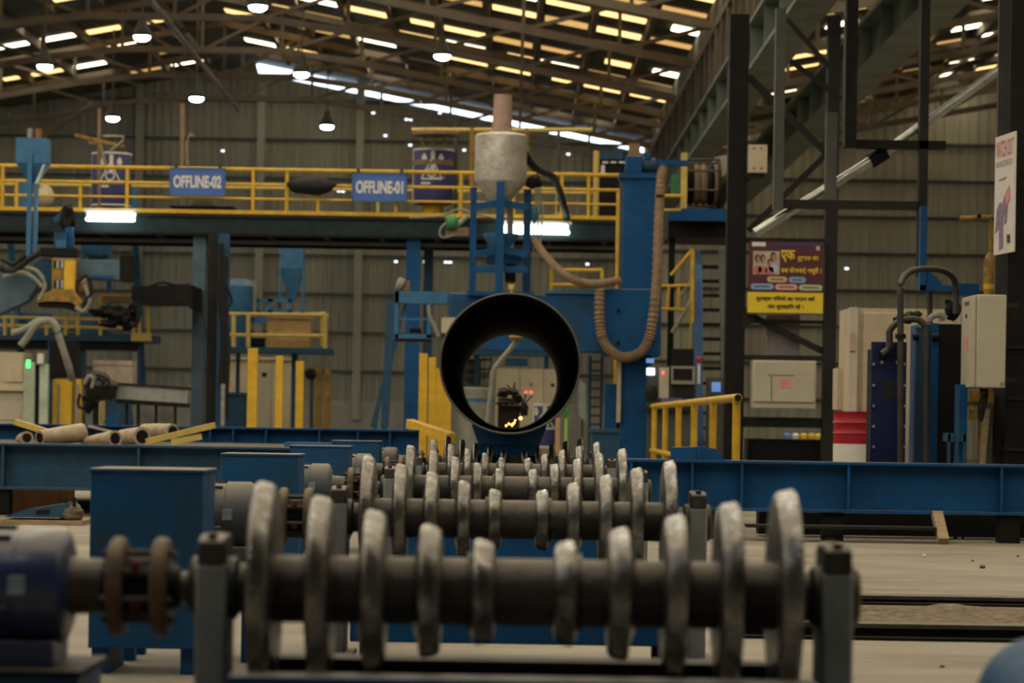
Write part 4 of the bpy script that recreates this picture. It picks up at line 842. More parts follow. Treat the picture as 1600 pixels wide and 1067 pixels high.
rp('dark coolant pipe bending low into the navy cooler', [(1378, 553, 26.5), (1388, 545, 26.5), (1390, 530, 26.5), (1390, 518, 26.5), (1397, 508, 26.5), (1412, 500, 26.5), (1432, 499, 26.5), (1444, 507, 26.5), (1447, 520, 26.5), (1447, 600, 26.5), (1447, 735, 26.5)], .032)
rp('dark short pipe rising behind the arch', [(1453, 505, 27.6), (1453, 480, 27.6), (1453, 450, 27.6), (1453, 440, 27.6)], .028)
t = thing('pipe_valve', 'cluster of dark pipe valves above the navy cooler', 'valve', at(1412, 505, 26.6))
for k, (px, py, r_) in enumerate(((1405, 500, .055), (1421, 496, .07), (1432, 492, .05))): make('valve_body', B().blob(at(px, py, 26.62), (r_, r_, r_*.8), k, .35, 8), BLACK, t)
make('flange', B().cyl(at(1407, 529, 26.4), at(1407, 522, 26.4), .05, n=14), BLACK, t)
t = thing('pump_head', 'dark pump head on top of the blue tank', 'pump', at(1487, 500, 27))
make('pump_body', B().blob(at(1488, 485, 27.05), (.07, .08, .10), 3, .3, 9), BLACK, t); make('handle', B().pbox(1477, 468, 1486, 474, 27, .06), BLACK, t); make('outlet', B().tube(ppath([(1478, 498, 27), (1468, 492, 27), (1456, 495, 27), (1452, 503, 27)], 5), .03), HOSEG, t)
t = thing('blue_bracket', 'blue post with a triangular gusset bracket above the tank', 'bracket', at(1470, 455, 27.4))
Y = 27.4
make('post', B().box(at(1438, 390, Y).x, at(1448, 390, Y).x, Y, Y+.1, at(1440, 454, Y).z, at(1440, 322, Y).z), BLUE, t); make('gusset', B().pprism([(1448, 420), (1471, 440), (1471, 447), (1448, 453)], Y+.02, .04), BLUE, t); make('arm', B().pbox(1438, 446, 1500, 454, Y, .1), BLUE, t); make('end_plate', B().pbox(1498, 443, 1530, 462, Y-.05, .25), BLUE, t)
t = thing('blue_stand', 'small blue angle stand at the foot of the grey cabinet', 'stand', (at(1493, 720, 25.8).x, 25.8, 0))
Y = 25.8
for x0_, x1_ in ((1481, 1485), (1505, 1509)): make('stand_leg', B().box(at(x0_, 700, Y).x, at(x1_, 700, Y).x, Y, Y+.04, 0, at(1490, 678, Y).z), BLUEG, t)
make('stand_top', B().pbox(1481, 677, 1509, 690, Y, .3), BLUEG, t); make('tall_post', B().box(at(1493, 650, Y).x, at(1498, 650, Y).x, Y-.03, Y, 0, at(1495, 606, Y).z), BLUEG, t); make('blue_sheet', B().box(at(1498, 650, Y).x, at(1517, 650, Y).x, Y+.2, Y+.25, .2, at(1505, 600, Y).z), BLUE, t)
# grey cabinet on the near column
Y = 25.6
x0_, x1_ = at(1521, 530, Y).x, at(1572, 530, Y).x; z0, z1 = at(1545, 606, Y).z, at(1545, 460, Y).z
t = thing('wall_cabinet', 'grey electrical cabinet with a red sticker on its door by the near column', 'cabinet', ((x0_+x1_)/2, Y, z0))
make('body', B().box(x0_+.03, x1_, Y, Y+.70, z0, z1), GREYB, t, bevel=.012); dr = make('door', B().box(x0_, x0_+.028, Y+.03, Y+.69, z0+.005, z1-.005), GREYB, t, bevel=.006)
make('danger_sticker', B().box(x0_-.003, x0_, Y+.30, Y+.52, z0+.32, z0+.46), mat('faded red sticker', (.55, .12, .12)), dr); make('name_label', B().box(x0_-.003, x0_, Y+.28, Y+.52, z1-.085, z1-.05), COLM, dr); make('lock', B().cyl((x0_-.01, Y+.40, z1-.18), (x0_, Y+.40, z1-.18), .02, n=10), DARK, dr)
make('cap_screw', B().cyl((x1_-.03, Y-.006, z0+.04), (x1_-.03, Y, z0+.04), .018, n=10), SILVS, t)
for zz in (z0+.08, z1-.08): make('mounting_bracket', B().box(x1_, at(1600, 500, Y).x, Y+.28, Y+.34, zz-.02, zz+.02), DARK, t)
for k in range(3): make('gland_cable', B().tube(smoothpath([(x0_+.1+.03*k, Y+.2, z0), (x0_+.12+.02*k, Y+.18, z0-.06), (x0_+.09+.03*k, Y+.2, z0-.15), (x0_+.1+.01*k, Y+.22, z0-.3)], 5), .012, 6), BLACKR, t)
Y = 27.2
t = thing('gas_cylinder', 'yellow gas cylinder standing behind the grey cabinet', 'gas cylinder', (at(1547, 720, Y).x, Y, 0))
r = M(11, Y); zt = at(1547, 400, Y).z
make('body', B().lathe((at(1547, 500, Y).x, Y, 0), (0, 0, 1), [(0, r), (zt-.06, r), (zt, r*.8), (zt+.03, r*.4)], 20), YELD, t); make('collar', B().lathe((at(1547, 500, Y).x, Y, at(1547, 452, Y).z), (0, 0, 1), [(0, r*1.03), (.05, r*1.03)], 20, caps=False), YEL, t); make('neck_valve', B().cyl((at(1547, 500, Y).x, Y, zt), (at(1547, 500, Y).x, Y, at(1547, 372, Y).z), .022, n=10), YELD, t)
t = thing('pipe_bracket', 'rusty yellow short tube arm left of the white poster', 'arm', at(1525, 341, 27.2))
make('arm_tube', B().cyl(at(1500, 341, 27.2), at(1552, 340, 27.2), .024, n=10), YELD, t); make('hole_ring', B().cyl(at(1530, 338, 27.03), at(1530, 338, 27.08), .022, n=12), BLACK, t); make('strut', B().bar(at(1549, 342, 27.2), at(1548, 374, 27.2), .03, .03), YELD, t)
t = thing('yellow_clamp', 'yellow bracket parts hanging below the grey cabinet', 'bracket', (at(1530, 640, 26.8).x, 26.8, 0))
for x0_, y0_, x1_, y1_ in ((1517, 611, 1532, 628), (1516, 640, 1528, 656), (1548, 612, 1553, 660), (1529, 611, 1533, 833)): make('clamp_piece', B().pbox(x0_, y0_, x1_, y1_, 26.8, .08), YELD, t)
make('clamp_bar', B().pbox(1516, 628, 1553, 633, 26.82, .05), YELD, t)
make('wood_plank', B().bar((at(1526, 740, 26.4).x, 26.4, 0), at(1541, 640, 26.6), .05, .09), WOOD, label='pale wooden plank leaning under the grey cabinet', cat='plank')
make('grey_plank', B().bar((at(1540, 740, 26.6).x, 26.6, 0), at(1545, 630, 26.8), .05, .07), COLM, label='grey plank leaning beside the pale plank', cat='plank')
# poster on the near column
Y = 25.72
t = thing('safety_poster', 'white safety poster reading WATCH OUT on the right column', 'poster', at(1569, 398, Y))
pa, pb = at(1554, 300, Y+.62), at(1584, 300, Y)   # the sheet is turned towards the rollers
pz0, pz1 = at(1569, 396, Y+.3).z, at(1569, 210, Y+.3).z
d = Vector((pb.x-pa.x, pb.y-pa.y, 0)); Lp = d.length; dn = d/Lp; nn = Vector((dn.y, -dn.x, 0))
def PP(u, v, off=0): q = pa+dn*(u*Lp)+nn*off; return Vector((q.x, q.y, pz1-v*(pz1-pz0)))
def pquad(name, poly, m, off, th=.004):
    b = B(); n = len(poly); b.add([PP(u, v, off) for u, v in poly]+[PP(u, v, off-th) for u, v in poly], [tuple(range(n)), tuple(reversed(range(n, 2*n)))]+[(i, i+n, (i+1) % n+n, (i+1) % n) for i in range(n)]); return make(name, b, m, t)
pquad('sheet', [(0, 0), (1, 0), (1, 1), (0, 1)], mat('poster white', (.62, .58, .55), .5, var=.08), 0, .02)
def ptext(body, u0, u1, v0, v1, m):
    cu = bpy.data.curves.new('lettering', 'FONT'); cu.body = body; tt = bpy.data.objects.new('tmp', cu); COL.objects.link(tt)
    me = bpy.data.meshes.new_from_object(tt.evaluated_get(bpy.context.evaluated_depsgraph_get())); bpy.data.objects.remove(tt)
    xs = [q.co.x for q in me.vertices]; ys = [q.co.y for q in me.vertices]; ax_, bx_, ay_, by_ = min(xs), max(xs), min(ys), max(ys)
    for q in me.vertices: q.co = PP(u0+(u1-u0)*(q.co.x-ax_)/(bx_-ax_), v1-(v1-v0)*(q.co.y-ay_)/(by_-ay_), .005)-OFF[t]
    me.materials.clear(); me.materials.append(m); o = bpy.data.objects.new('lettering', me); COL.objects.link(o); o.parent = t; OFF[o] = OFF[t]
make('mounting_bar', B().bar(PP(.5, .2, -.015), (PP(.5, .2).x+.12, 26.36, PP(.5, .2).z), .03, .03), DARK, t); make('mounting_bar', B().bar(PP(.5, .8, -.015), (PP(.5, .8).x+.12, 26.36, PP(.5, .8).z), .03, .03), DARK, t)
ptext('WATCH OUT', .08, .96, .045, .185, mat('poster red', (.62, .10, .12), .5)); ptext('FOR THE OTHER GUY', .10, .94, .215, .265, mat('poster grey', (.20, .19, .20), .5))
pquad('printed_worker', [(.15, .62), (.30, .56), (.42, .58), (.62, .48), (.72, .52), (.55, .66), (.48, .72), (.50, .95), (.30, .97), (.28, .78), (.08, .82)], mat('poster violet', (.26, .17, .30), .5), .004); pquad('printed_tool', [(.58, .50), (.78, .44), (.85, .56), (.66, .60)], mat('poster pink', (.60, .25, .28), .5), .006)
pquad('printed_boot', [(.62, .60), (.72, .60), (.66, .74), (.55, .76)], mat('poster grey', (.20, .19, .20)), .006); pquad('printed_mark', [(.70, .85), (.84, .85), (.86, .92), (.72, .92)], INK, .006); pquad('speech_line', [(.25, .37), (.62, .36), (.62, .37), (.25, .38)], HOSEG, .006)
# ================================================================== LEFT WELDING STATION (about 47 m)
Y = 47.0
def hopper(label, x0, x1, yt, yb, yf, legs, yl, Y, m=BLUEB, caps=()):
    a, b_, z0, z1 = rect(x0, yt, x1, yb, Y); dpt = b_-a; zf = at((x0+x1)/2, yf, Y).z; cx_ = (a+b_)/2; zl = at((x0+x1)/2, yl, Y).z
    t = thing('blue_hopper', label, 'hopper', (cx_, Y, zl), 'blue box hoppers')
    make('bin', B().box(a, b_, Y, Y+dpt, z0, z1), m, t); q = .06
    make('funnel', B().add([(a, Y, z0), (b_, Y, z0), (b_, Y+dpt, z0), (a, Y+dpt, z0), (cx_-q, Y+dpt/2-q, zf), (cx_+q, Y+dpt/2-q, zf), (cx_+q, Y+dpt/2+q, zf), (cx_-q, Y+dpt/2+q, zf)], [(0, 1, 5, 4), (1, 2, 6, 5), (2, 3, 7, 6), (3, 0, 4, 7), (4, 5, 6, 7), (3, 2, 1, 0)]), m, t)
    for px, w_, yt_ in legs: make('leg', B().box(at(px, 300, Y).x-M(w_, Y)/2, at(px, 300, Y).x+M(w_, Y)/2, Y-.03, Y+.06, zl, at(px, yt_, Y).z), m, t)
    for px, w_, m_ in caps: make('filler_cap', B().cyl((at(px, yt, Y).x, Y+dpt/2, z1), (at(px, yt, Y).x, Y+dpt/2, z1+.17), M(w_, Y)/2, n=14), m_, t)
    return t
t = hopper('blue box hopper on twin legs at the far left above the rail', 25, 72, 215, 254, 287, ((46, 7, 238), (56, 6, 285)), 405, Y, caps=((43, 9, HOSEG), (56, 11, mat('rusty cap', (.25, .10, .05), .7))))
make('edge_strip', B().bar(at(69, 257, Y-.02), at(56, 287, Y-.02), .06, .03), SILVS, t)
t = thing('welding_manipulator', 'blue welding manipulator head with a yellow slide at the far left', 'manipulator', (at(100, 486, Y).x, Y, 0))
make('arm_box', B().pbox(117, 406, 200, 437, Y, .5), STBLUE, t, bevel=.01); make('arm_end', B().pbox(187, 399, 204, 439, Y-.02, .54), BLACK, t); make('arm_lower_rail', B().pbox(120, 430, 178, 435, Y-.03, .06), BLUEW, t)
make('boom_wedge', B().pprism([(-30, 430), (46, 430), (57, 447), (42, 470), (-30, 502)], Y-.2, .5), STBLUE, t); make('joint_housing', B().cyl(at(72, 428, Y-.1), at(72, 428, Y+.5), .25, n=24), BLUEG, t)
sl = make('yellow_slide', B().pbox(81, 404, 117, 455, Y-.35, .3), YELD, t, bevel=.01)
for y0_, y1_ in ((407, 419), (438, 450)):
    make('slide_window', B().pbox(84, y0_, 100, y1_, Y-.36, .02), BLACK, sl)
    for px in (88, 95): make('slide_rod', B().pbox(px, y0_, px+4, y1_, Y-.37, .02), SILVS, sl)
make('side_block', B().pbox(100, 407, 117, 458, Y-.40, .1), YEL, t)
make('flared_base', B().pprism([(84, 452), (114, 452), (122, 462), (130, 473), (126, 484), (112, 472), (74, 470), (58, 473), (56, 463), (70, 458)], Y-.45, .5), YELD, t); make('black_skirt', B().pprism([(58, 470), (110, 466), (131, 484), (118, 487), (96, 481), (60, 479)], Y-.4, .4), BLACK, t)
make('boom_support', B().box(at(-30, 500, Y).x, at(-8, 500, Y).x, Y-.1, Y+.3, 0, at(-10, 470, Y).z), BLUEG, t)
make('valve_stack', B().pbox(84, 362, 104, 392, Y-.1, .3), BLUEW, t); make('solenoid', B().pbox(87, 375, 103, 387, Y-.13, .05), BLUEB, t); make('dark_bracket', B().pbox(63, 387, 118, 400, Y-.2, .4), BLACK, t)
for k, pts in enumerate((((0, 418), (20, 424), (45, 405), (62, 395)), ((5, 432), (30, 425), (50, 432), (66, 448)), ((2, 405), (18, 412), (28, 408), (40, 398)), ((40, 418), (58, 424), (70, 445), (62, 468)), ((120, 442), (135, 430), (142, 455), (128, 478)), ((132, 445), (140, 470), (130, 486), (118, 480)))):
    make('hose', B().tube(ppath([(x, y, Y-.45) for x, y in pts], 6), .035 if k else .05), BLACKR if k % 2 == 0 else HOSEG, t)
make('gear_lump', B().blob(at(128, 445, Y-.2), (.12, .12, .14), 9, .5, 9), HOSE, t); make('knuckle', B().blob(at(105, 340, Y+.2), (.12, .12, .22), 7, .5, 9), BLACK, t); make('knuckle_link', B().bar(at(85, 345, Y+.2), at(106, 330, Y+.2), .08, .1), BLUEG, t); make('knuckle_stem', B().bar(at(108, 355, Y+.1), at(112, 400, Y+.1), .12, .12), BLUEW, t)
t = thing('welding_boom', 'black welding boom reaching left from the mezzanine post', 'welding boom', at(252, 482, 48))
make('boom_bar', B().pprism([(207, 447), (300, 445), (300, 484), (284, 473), (212, 473), (205, 466)], 48.4, 1.65), BLACK, t); make('cable_tray', B().tube(ppath([(235, 446, 48.5), (255, 441, 48.5), (275, 445, 48.5), (296, 444, 48.5)], 5), .03), BLACKR, t)
make('nose_arm', B().pbox(160, 463, 208, 474, 48.4, .25), mat('brown steel', (.09, .06, .03), .7), t)
for k, (px, py, rx, rz) in enumerate(((158, 487, .16, .10), (182, 492, .20, .14), (198, 500, .14, .16), (170, 505, .16, .08), (208, 490, .08, .16))): make('torch_part', B().blob(at(px, py, 48.5), (rx, .15, rz), k+2, .5, 9), BLACK, t)
make('torch_cable', B().tube(ppath([(210, 470, 48.3), (216, 492, 48.3), (212, 508, 48.3), (203, 505, 48.3)], 5), .04), BLACKR, t); make('torch_nozzle', B().pbox(138, 483, 162, 489, 48.3, .06), BLACK, t)
# left platform with rails
Y = 53.0
t = thing('service_platform', 'low grey platform with pale yellow rails behind the left manipulator', 'platform', (at(100, 660, Y).x, Y, 0))
make('deck', B().pbox(-30, 520, 235, 532, Y, 1.6), BLUEG, t); make('under_frame', B().pbox(-30, 532, 205, 545, Y+.1, 1.2), BLACK, t)
for px in (118, 125, 213): make('support_column', B().box(at(px, 560, Y).x, at(px+6, 560, Y).x, Y+.2, Y+.3, 0, at(px, 532, Y).z), BLUEG, t)
for py in (495, 508): make('handrail', B().cyl(at(0, py, Y), at(210, py+5, Y), .03, n=8), YELP, t)
for px in (8, 20, 73, 103, 122, 157, 209, 218, 232): make('rail_post', B().cyl(at(px, 524, Y), at(px, 458 if px in (157, 209, 232) else 494, Y), .035, n=8), YELP, t)
make('upper_rail', B().cyl(at(155, 460, Y), at(235, 461, Y), .03, n=8), YELP, t); make('kick_plate', B().pbox(205, 520, 237, 533, Y-.04, .03), YELP, t)
for x0_, x1_, lb in ((-10, 78, 'pale blue tank box on the left platform behind the yellow base'), (125, 170, 'bright blue box on the left platform below the arm')):
    make('blue_box', B().pbox(x0_, 492, x1_, 521, Y+.6, .5).pbox(x0_+2, 489, x1_-2, 492, Y+.62, .46), BLUEB, label=lb, cat='box')
hopper('blue funnel hopper in a frame behind the welding manipulator', 134, 170, 368, 398, 420, ((131, 6, 372), (173, 7, 372)), 522, 53.7)
t = thing('pale_tanks', 'pale blue and cream rounded tank on the walkway behind the left rail', 'tank', (at(60, 330, MZ+2).x, MZ+2, DZ))
make('blue_vessel', B().pbox(24, 282, 44, 326, MZ+1.6, .4), BLUEB, t); make('dome', B().blob(at(70, 308, MZ+2), (.17, .2, .22), 1, .1, 10), CREAM, t); make('saddle', B().box(at(22, 320, MZ+2).x, at(90, 320, MZ+2).x, MZ+1.7, MZ+2.3, DZ, DZ+.08), DARK, t)
make('blue_pipe', B().cyl((at(207, 400, MZ+1).x, MZ+3.4, 0), at(208, 290, MZ+3.4), .07, n=10), BLUEB, label='pale blue vertical pipe right of the left drum', cat='pipe')
make('blue_pipe', B().cyl((at(15, 450, MZ+1).x, MZ+3.5, 0), at(16, 368, MZ+3.5), .07, n=10), BLUEB, label='pale blue vertical pipe at the far left edge', cat='pipe')
# ground level cabinets on the left
Y = 46.0
t = thing('beige_cabinet', 'tall beige control cabinet at the far left edge', 'cabinet', (at(15, 700, Y).x, Y, 0))
make('body', B().box(at(-40, 600, Y).x, at(38, 600, Y).x, Y, Y+.8, 0, at(10, 550, Y).z), CREAM, t); make('door', B().pbox(5, 552, 36, 596, Y-.03, .04), CREAM, t); make('ledge', B().pbox(-30, 600, 39, 610, Y-.10, .12), CREAM, t); make('lower_door', B().pbox(0, 613, 36, 656, Y-.02, .03), GREYB, t)
t = thing('light_curtain', 'pale green grey sensor post with a lit green lamp by the beige cabinet', 'sensor post', (at(50, 700, Y).x, Y, 0))
make('post', B().box(at(40, 600, Y).x, at(57, 600, Y).x, Y-.2, Y, 0, at(48, 566, Y).z), mat('pale green grey', (.40, .45, .36), .5), t); make('green_lamp', B().pbox(41, 562, 47, 575, Y-.23, .04), LEDG, t); make('cap', B().pbox(58, 552, 67, 568, Y-.2, .12), WHITE, t)
make('twin_post', B().box(at(63, 600, Y).x, at(76, 600, Y).x, Y-.1, Y+.05, 0, at(70, 569, Y).z), mat('pale mint', (.50, .58, .48), .5), t); make('gap_strip', B().box(at(58, 600, Y).x, at(62, 600, Y).x, Y-.1, Y, 0, at(60, 570, Y).z), BLACK, t)
for x0_, x1_, lb in ((78, 108, 'left yellow machine guard beside the pale sensor posts'), (114, 122, 'narrow yellow machine guard behind the round head'), (151, 158, 'thin yellow guard strip right of the round head')):
    t = thing('machine_guard', lb, 'machine guard', (at((x0_+x1_)/2, 700, Y+.3).x, Y+.3, 0), 'yellow machine guards')
    make('panel', B().box(at(x0_, 600, Y).x, at(x1_, 600, Y).x, Y+.3, Y+.5, 0, at(x0_, 592, Y).z), YEL, t); make('rib', B().box(at(x0_+.25*(x1_-x0_), 600, Y).x, at(x0_+.25*(x1_-x0_)+4, 600, Y).x, Y+.27, Y+.3, 0, at(x0_, 600, Y).z), HOSEG, t)
t = thing('dark_chute', 'black chute with a grey hose behind the yellow guards', 'chute', at(98, 595, Y+.5))
make('chute_body', B().pprism([(76, 532), (118, 532), (122, 590), (78, 590)], Y+.6, .4), BLACK, t); make('blue_leg', B().box(at(64, 560, Y).x, at(74, 560, Y).x, Y+.7, Y+.9, 0, at(70, 530, Y).z), BLUEB, t)
make('arched_hose', B().tube(ppath([(32, 540, Y-.3), (42, 528, Y-.3), (56, 508, Y-.3), (72, 501, Y-.3), (86, 508, Y-.3), (95, 535, Y-.3), (108, 575, Y-.2), (112, 592, Y)], 7), .06), HOSEG, label='thick grey hose arching above the left cabinets', cat='hose')
make('pale_hose', B().tube(ppath([(20, 520, Y-.2), (40, 513, Y-.2), (58, 502, Y-.2), (75, 500, Y-.2)], 6), .05), HOSEG, label='pale grey hose running left from the arched hose', cat='hose')
make('pale_bin', B().pbox(145, 566, 207, 601, Y+1.5, .5).pbox(145, 563, 207, 570, Y+1.48, .54), mat('pinkish beige', (.46, .37, .32), .7), label='pinkish beige box behind the round black head', cat='box')
make('bin_stand', B().pbox(147, 602, 205, 770, Y+1.6, .3), BLUEG, label='grey stand under the pinkish beige box', cat='stand')
t = thing('round_head', 'black round welding head with bright reflections and dangling cables', 'welding head', (at(150, 640, 44.5).x, 44.5, .6))
Y = 44.5
make('ball', B().blob(at(152, 604, Y), (.24, .22, .24), 1, .15, 12), mat('glossy black', (.015, .015, .016), .15, .3), t); make('cone', B().lathe(at(158, 607, Y), at(182, 612, Y)-at(158, 607, Y), [(0, .2), (.2, .16), (.26, .10)], 18), mat('glossy black', (.015, .015, .016)), t)
make('nozzle', B().lathe(at(140, 620, Y), at(138, 645, Y)-at(140, 620, Y), [(0, .13), (.15, .08), (.26, .03)], 12), BLACK, t)
for k, pts in enumerate((((132, 600), (138, 588), (146, 592), (143, 606)), ((125, 615), (122, 632), (130, 638), (134, 628)), ((150, 585), (165, 590), (170, 600), (162, 604)))): make('cable', B().tube(ppath([(x, y, Y-.22) for x, y in pts], 5), .025), HOSEG if k == 0 else BLACKR, t)
make('head_stand', B().box(at(145, 650, Y).x, at(152, 650, Y).x, Y, Y+.15, 0, at(150, 615, Y).z), BLACK, t)
t = thing('silver_trough', 'bright galvanised trough on dark legs left of the mezzanine post', 'trough', (at(240, 660, 45).x, 45, 0))
Y = 45.0
make('trough', B().pprism([(180, 600), (294, 607), (292, 630), (181, 623)], Y, .4), SILVS, t); make('top_edge', B().pprism([(175, 597), (294, 605), (294, 609), (176, 601)], Y-.05, .5), DARK, t); make('bottom_rail', B().pprism([(180, 623), (292, 630), (292, 637), (182, 630)], Y-.03, .45), BLACK, t)
for px in (194, 212, 240, 270): make('trough_leg', B().box(at(px, 650, Y).x, at(px+4, 650, Y).x, Y+.1, Y+.2, 0, at(px, 628, Y).z), DARK, t)
for k, px in enumerate((222, 262)): make('drum_support', B().cyl((at(px, 650, Y).x, Y+.9, 0), at(px, 632, Y+.9), .16, n=18), HOSEG, label='grey can standing under the silver trough, %s one' % ('left', 'right')[k], cat='can', group='cans under the trough')
make('blue_fin', B().pprism([(160, 660), (178, 645), (186, 646), (180, 664)], 34, .1), BLUE, label='small blue triangular fin poking up behind the far girder', cat='plate')
# middle platform
Y = 57.0
t = thing('service_platform', 'grey platform with pale yellow rails and a plywood crate behind the yellow posts', 'platform', (at(430, 660, Y).x, Y, 0))
make('deck', B().pbox(352, 543, 515, 551, Y, 1.5), BLUEG, t); make('support_column', B().box(at(453, 600, Y).x, at(462, 600, Y).x, Y+.3, Y+.5, 0, at(457, 551, Y).z), BLUEG, t); make('support_column', B().box(at(362, 600, Y).x, at(368, 600, Y).x, Y+.8, Y+.9, 0, at(365, 551, Y).z), BLUEG, t)
for py in (490, 523): make('handrail', B().cyl(at(340, py, Y+.05), at(512, py+2, Y+.05), .035, n=8), YELP, t); make('rear_handrail', B().cyl(at(345, py, Y+1.4), at(503, py, Y+1.4), .03, n=8), YELP, t)
for px in (365, 388, 508): make('rail_post', B().cyl(at(px, 544, Y+.05), at(px, 489, Y+.05), .045, n=8), YELP, t)
make('rail_post', B().cyl(at(503, 541, Y+1.4), at(503, 489, Y+1.4), .04, n=8), YELP, t); make('side_rail', B().cyl(at(512, 492, Y+.05), at(503, 489, Y+1.4), .035, n=8), YELP, t)
t = thing('plywood_crate', 'plywood crate on the middle platform', 'crate', at(451, 543, Y+.3))
make('crate_side', B().pbox(417, 497, 485, 543, Y+.2, .7), BOXW, t); make('batten', B().pbox(433, 497, 436, 543, Y+.18, .03), BOXW, t); make('lid', B().pbox(416, 495, 486, 498, Y+.18, .74), BOXW, t)
hopper('blue box hopper on a tall frame above the plywood crate', 438, 474, 383, 419, 470, ((440, 4, 420), (476, 4, 420)), 543, Y+.9)
t = thing('blue_cyclone', 'pale blue upright vessel behind the cable column', 'vessel', at(372, 545, Y+.6))
p = at(372, 543, Y+.6); zt = at(372, 436, Y+.6).z
make('vessel', B().lathe((p.x, Y+.6, p.z), (0, 0, 1), [(0, .2), (.2, .22), ((zt-p.z)*.45, .25), ((zt-p.z)*.5, .28), ((zt-p.z)*.9, .28), (zt-p.z, .15)], 20), BLUEB, t); make('pale_band', B().lathe((p.x+.22, Y+.8, p.z+.6), (0, 0, 1), [(0, .16), (.75, .16)], 14), HOSEG, t)
t = thing('section_rack', 'blue box section frame left of the crate on the middle platform', 'frame', at(415, 543, Y+.7))
for x0_, y0_, x1_, y1_ in ((401, 467, 455, 472), (401, 484, 455, 490), (401, 467, 405, 490), (418, 467, 426, 490), (450, 467, 456, 490), (374, 495, 417, 505), (376, 505, 383, 543)): make('frame_bar', B().pbox(x0_, y0_, x1_, y1_, Y+.7, .12), BLUEB, t)
make('dark_motor', B().pbox(388, 528, 412, 543, Y+.7, .3), BLACK, t)
Y = 61.0
t = thing('cream_cabin', 'cream cabin with a narrow door behind the yellow posts', 'cabin', (at(405, 660, Y).x, Y, 0))
make('cabin_wall', B().box(at(357, 600, Y).x, at(455, 600, Y).x, Y, Y+1.5, 0, at(405, 560, Y).z), CREAM, t); dr = make('door', B().box(at(401, 600, Y).x, at(423, 600, Y).x, Y-.05, Y, 0, at(410, 573, Y).z), GREYB, t); make('door_window', B().pbox(409, 582, 417, 589, Y-.06, .02), DARK, dr); make('roof_edge', B().pbox(355, 558, 457, 562, Y-.08, .1), CREAM, t)
make('blue_bin', B().pbox(352, 615, 381, 770, 52, .5).pbox(350, 613, 383, 618, 51.97, .56), BLUEG, label='dark blue bin standing left of the tallest yellow post', cat='bin')
t = thing('wall_fan', 'dark round fan on a post beyond the yellow posts', 'fan', (at(486, 660, 60).x, 60, 0))
make('fan_guard', B().lathe(at(486, 584, 60), (0, -1, 0), [(0, .12), (.05, .13), (.10, .10), (.12, .03)], 18), BLACK, t); make('fan_post', B().cyl((at(487, 660, 60).x, 60, 0), at(487, 590, 60), .04, n=8), COLM, t)
# ================================================================== BEYOND THE PIPE, SEEN THROUGH IT
Y = 52.0
t = thing('double_cabinet', 'cream double door cabinet seen through the black pipe', 'cabinet', (at(822, 660, Y).x, Y, 0))
z1 = at(822, 576, Y).z
make('body', B().box(at(774, 620, Y).x, at(872, 620, Y).x, Y, Y+.6, 0, z1), CREAM, t)
for x0_, x1_ in ((775, 811), (813, 848), (850, 871)): make('door', B().box(at(x0_, 620, Y).x, at(x1_, 620, Y).x, Y-.03, Y, .08, z1-.03), CREAM, t)
make('lock_plate', B().pbox(861, 599, 866, 604, Y-.04, .02), BLACK, t); make('handle', B().pbox(828, 598, 832, 604, Y-.045, .02), HOSE, t)
for px in (822, 830): make('indicator', B().lathe(at(px, 613, Y-.03), (0, -1, 0), [(0, .025), (.02, .02)], 10), LEDR, t)
t = thing('work_platform', 'blue platform edge seen through the upper part of the pipe', 'platform', (at(795, 552, 54).x, 54, 0))
make('edge', B().pbox(735, 548, 862, 555, 54, 1.2), BLUEB, t)
for px in (742, 850): make('leg', B().box(at(px, 600, 54).x, at(px, 600, 54).x+.08, 54.1, 54.2, 0, at(px, 555, 54).z), BLUEG, t)
for x0_, x1_, m in ((752, 757, BLUEB), (762, 765, YELP), (787, 792, YELP)): make('upright', B().pbox(x0_, 525, x1_, 548, 54.1, .08), m, t)
make('back_panel', B().pbox(766, 528, 856, 548, 54.5, .06), BLUE, t); make('lower_board', B().pbox(790, 560, 825, 572, 54.2, .1), BLUEB, t)
t = thing('welding_carriage', 'dark welding carriage with sparks seen through the pipe', 'welding machine', (at(795, 665, 40).x, 40, 0))
Y = 40.0
make('body', B().box(at(778, 640, Y).x, at(812, 640, Y).x, Y, Y+.4, 0, at(795, 622, Y).z), BLACK, t)
for k, (px, py, rx, rz) in enumerate(((786, 614, .09, .06), (800, 612, .08, .05), (808, 622, .07, .07), (792, 628, .12, .05), (818, 640, .06, .09))): make('mechanism', B().blob(at(px, py, Y-.05), (rx, .08, rz), k+11, .6, 8), BLACK, t)
for p, q in (((803, 612), (804, 597)), ((799, 612), (793, 601)), ((815, 635), (832, 618)), ((818, 630), (822, 615))): make('wire', B().cyl(at(*p, Y-.05), at(*q, Y-.05), .012, n=6), BLACKR, t)
make('slide_plate', B().pbox(784, 630, 812, 634, Y-.1, .03), SHAFT, t)
for k, (px, py, r_) in enumerate(((813.5, 653.5, .022), (800, 664, .017), (795, 662, .012), (805, 657, .01), (791, 665, .012), (803, 661, .014))): make('weld_glow', B().blob(at(px, py, Y-.18), (r_, r_, r_), k, .2, 6), ARC, t)
make('pipe_inner_arm', B().tube(ppath([(807, 533, 39), (795, 548, 39), (780, 566, 39), (771, 580, 39), (768, 605, 39), (764, 640, 39), (760, 680, 39), (757, 772, 39)], 5), .035), HOSEG, label='grey bent arm curving down inside the view through the pipe', cat='arm')
make('pipe_clip', B().blob(at(807, 527, 38.9), (.09, .08, .05), 2, .5, 8), YELD, label='small black and yellow clip at the top of the bent arm', cat='clip')
t = thing('flux_drum', 'grey drum with a blue band seen through the pipe at left', 'drum', (at(744, 660, 50).x, 50, 0))
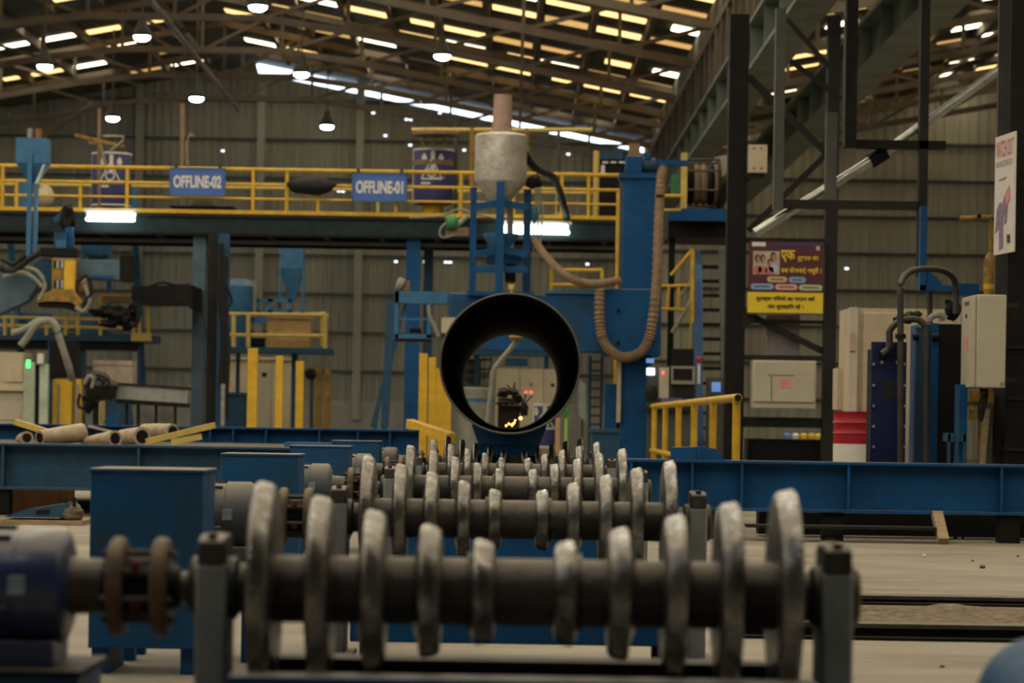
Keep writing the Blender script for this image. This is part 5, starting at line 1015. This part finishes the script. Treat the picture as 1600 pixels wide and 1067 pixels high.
p = at(744, 605, 50); make('drum_body', B().lathe((p.x, 50, 0), (0, 0, 1), [(0, .32), (p.z-.03, .32), (p.z, .29)], 26), HOSEG, t); make('band', B().lathe((p.x, 50, at(744, 628, 50).z), (0, 0, 1), [(0, .325), (.06, .325)], 26, caps=False), BLUEB, t)
t = thing('wire_rack', 'grey wire rack seen through the pipe at upper left', 'rack', (at(740, 660, 55).x, 55, 0))
for py in (560, 575, 588, 602): make('shelf', B().pbox(722, py, 768, py+2.5, 55, .5), COLM, t)
for px in (724, 740, 755, 766): make('upright', B().box(at(px, 600, 55).x, at(px, 600, 55).x+.025, 55, 55.03, 0, at(px, 556, 55).z), COLM, t)
make('rack_back', B().pbox(724, 560, 752, 602, 55.45, .03), HOSEG, t)
Y = 45
t, c, r, h = drum(833, 873, 631, 700, Y, 'indigo wire drum seen through the pipe at lower right', -.04)
t['group'] = 'indigo welding wire drums'
make('drum_pallet', B().box(c.x-.3, c.x+.3, c.y-.25, c.y+.25, 0, c.z), WOOD, label='wooden block under the drum seen through the pipe', cat='block')
# right of the pipe, low
t = thing('lime_post', 'lime green stake with a dark cap right of the pipe', 'stake', (at(884, 690, 42).x, 42, 0))
make('stake', B().cyl((at(884, 690, 42).x, 42, 0), at(885, 648, 42), .022, n=8), GREENL, t); make('cap', B().pbox(879, 639, 889, 651, 41.95, .1), GREEN, t)
make('brown_post', B().box(at(868, 660, 43).x, at(875, 660, 43).x, 43, 43.07, 0, at(871, 652, 43).z), BOXW, label='thin brown post just right of the pipe bottom', cat='post')
0 and make('white_arc', B().tube(ppath([(884, 655, 46), (895, 663, 46), (908, 661, 46), (916, 650, 46)], 6), .03), SILVS, label='bright curved tube beside the lime stake', cat='tube')
make('pale_sheet', B().pprism([(905, 592), (915, 600), (916, 660), (903, 648)], 47, .05), mat('pale green sheet', (.34, .42, .38), .5), label='pale green sheet between the pipe and the blue mast', cat='sheet')
make('sheet_leg', B().box(at(908, 660, 47).x, at(912, 660, 47).x, 47.0, 47.05, 0, at(910, 655, 47).z), COLM, label='thin leg under the pale green sheet', cat='leg post')
t = thing('ladder_frame', 'dark ladder frame left of the blue mast foot', 'ladder', (at(930, 660, 45).x, 45, 0))
for px in (920, 938): make('rail', B().box(at(px, 600, 45).x, at(px+4, 600, 45).x, 45, 45.08, 0, at(px, 556, 45).z), BLUEG, t)
for k in range(9): make('rung', B().cyl(at(922, 565+k*14, 45.04), at(940, 565+k*14, 45.04), .02, n=6), COLM, t)
make('work_bin', B().pbox(925, 672, 968, 770, 41, .6).pbox(923, 670, 970, 676, 40.97, .66), BLUEG, label='dark blue grey bin in front of the mast foot', cat='bin')
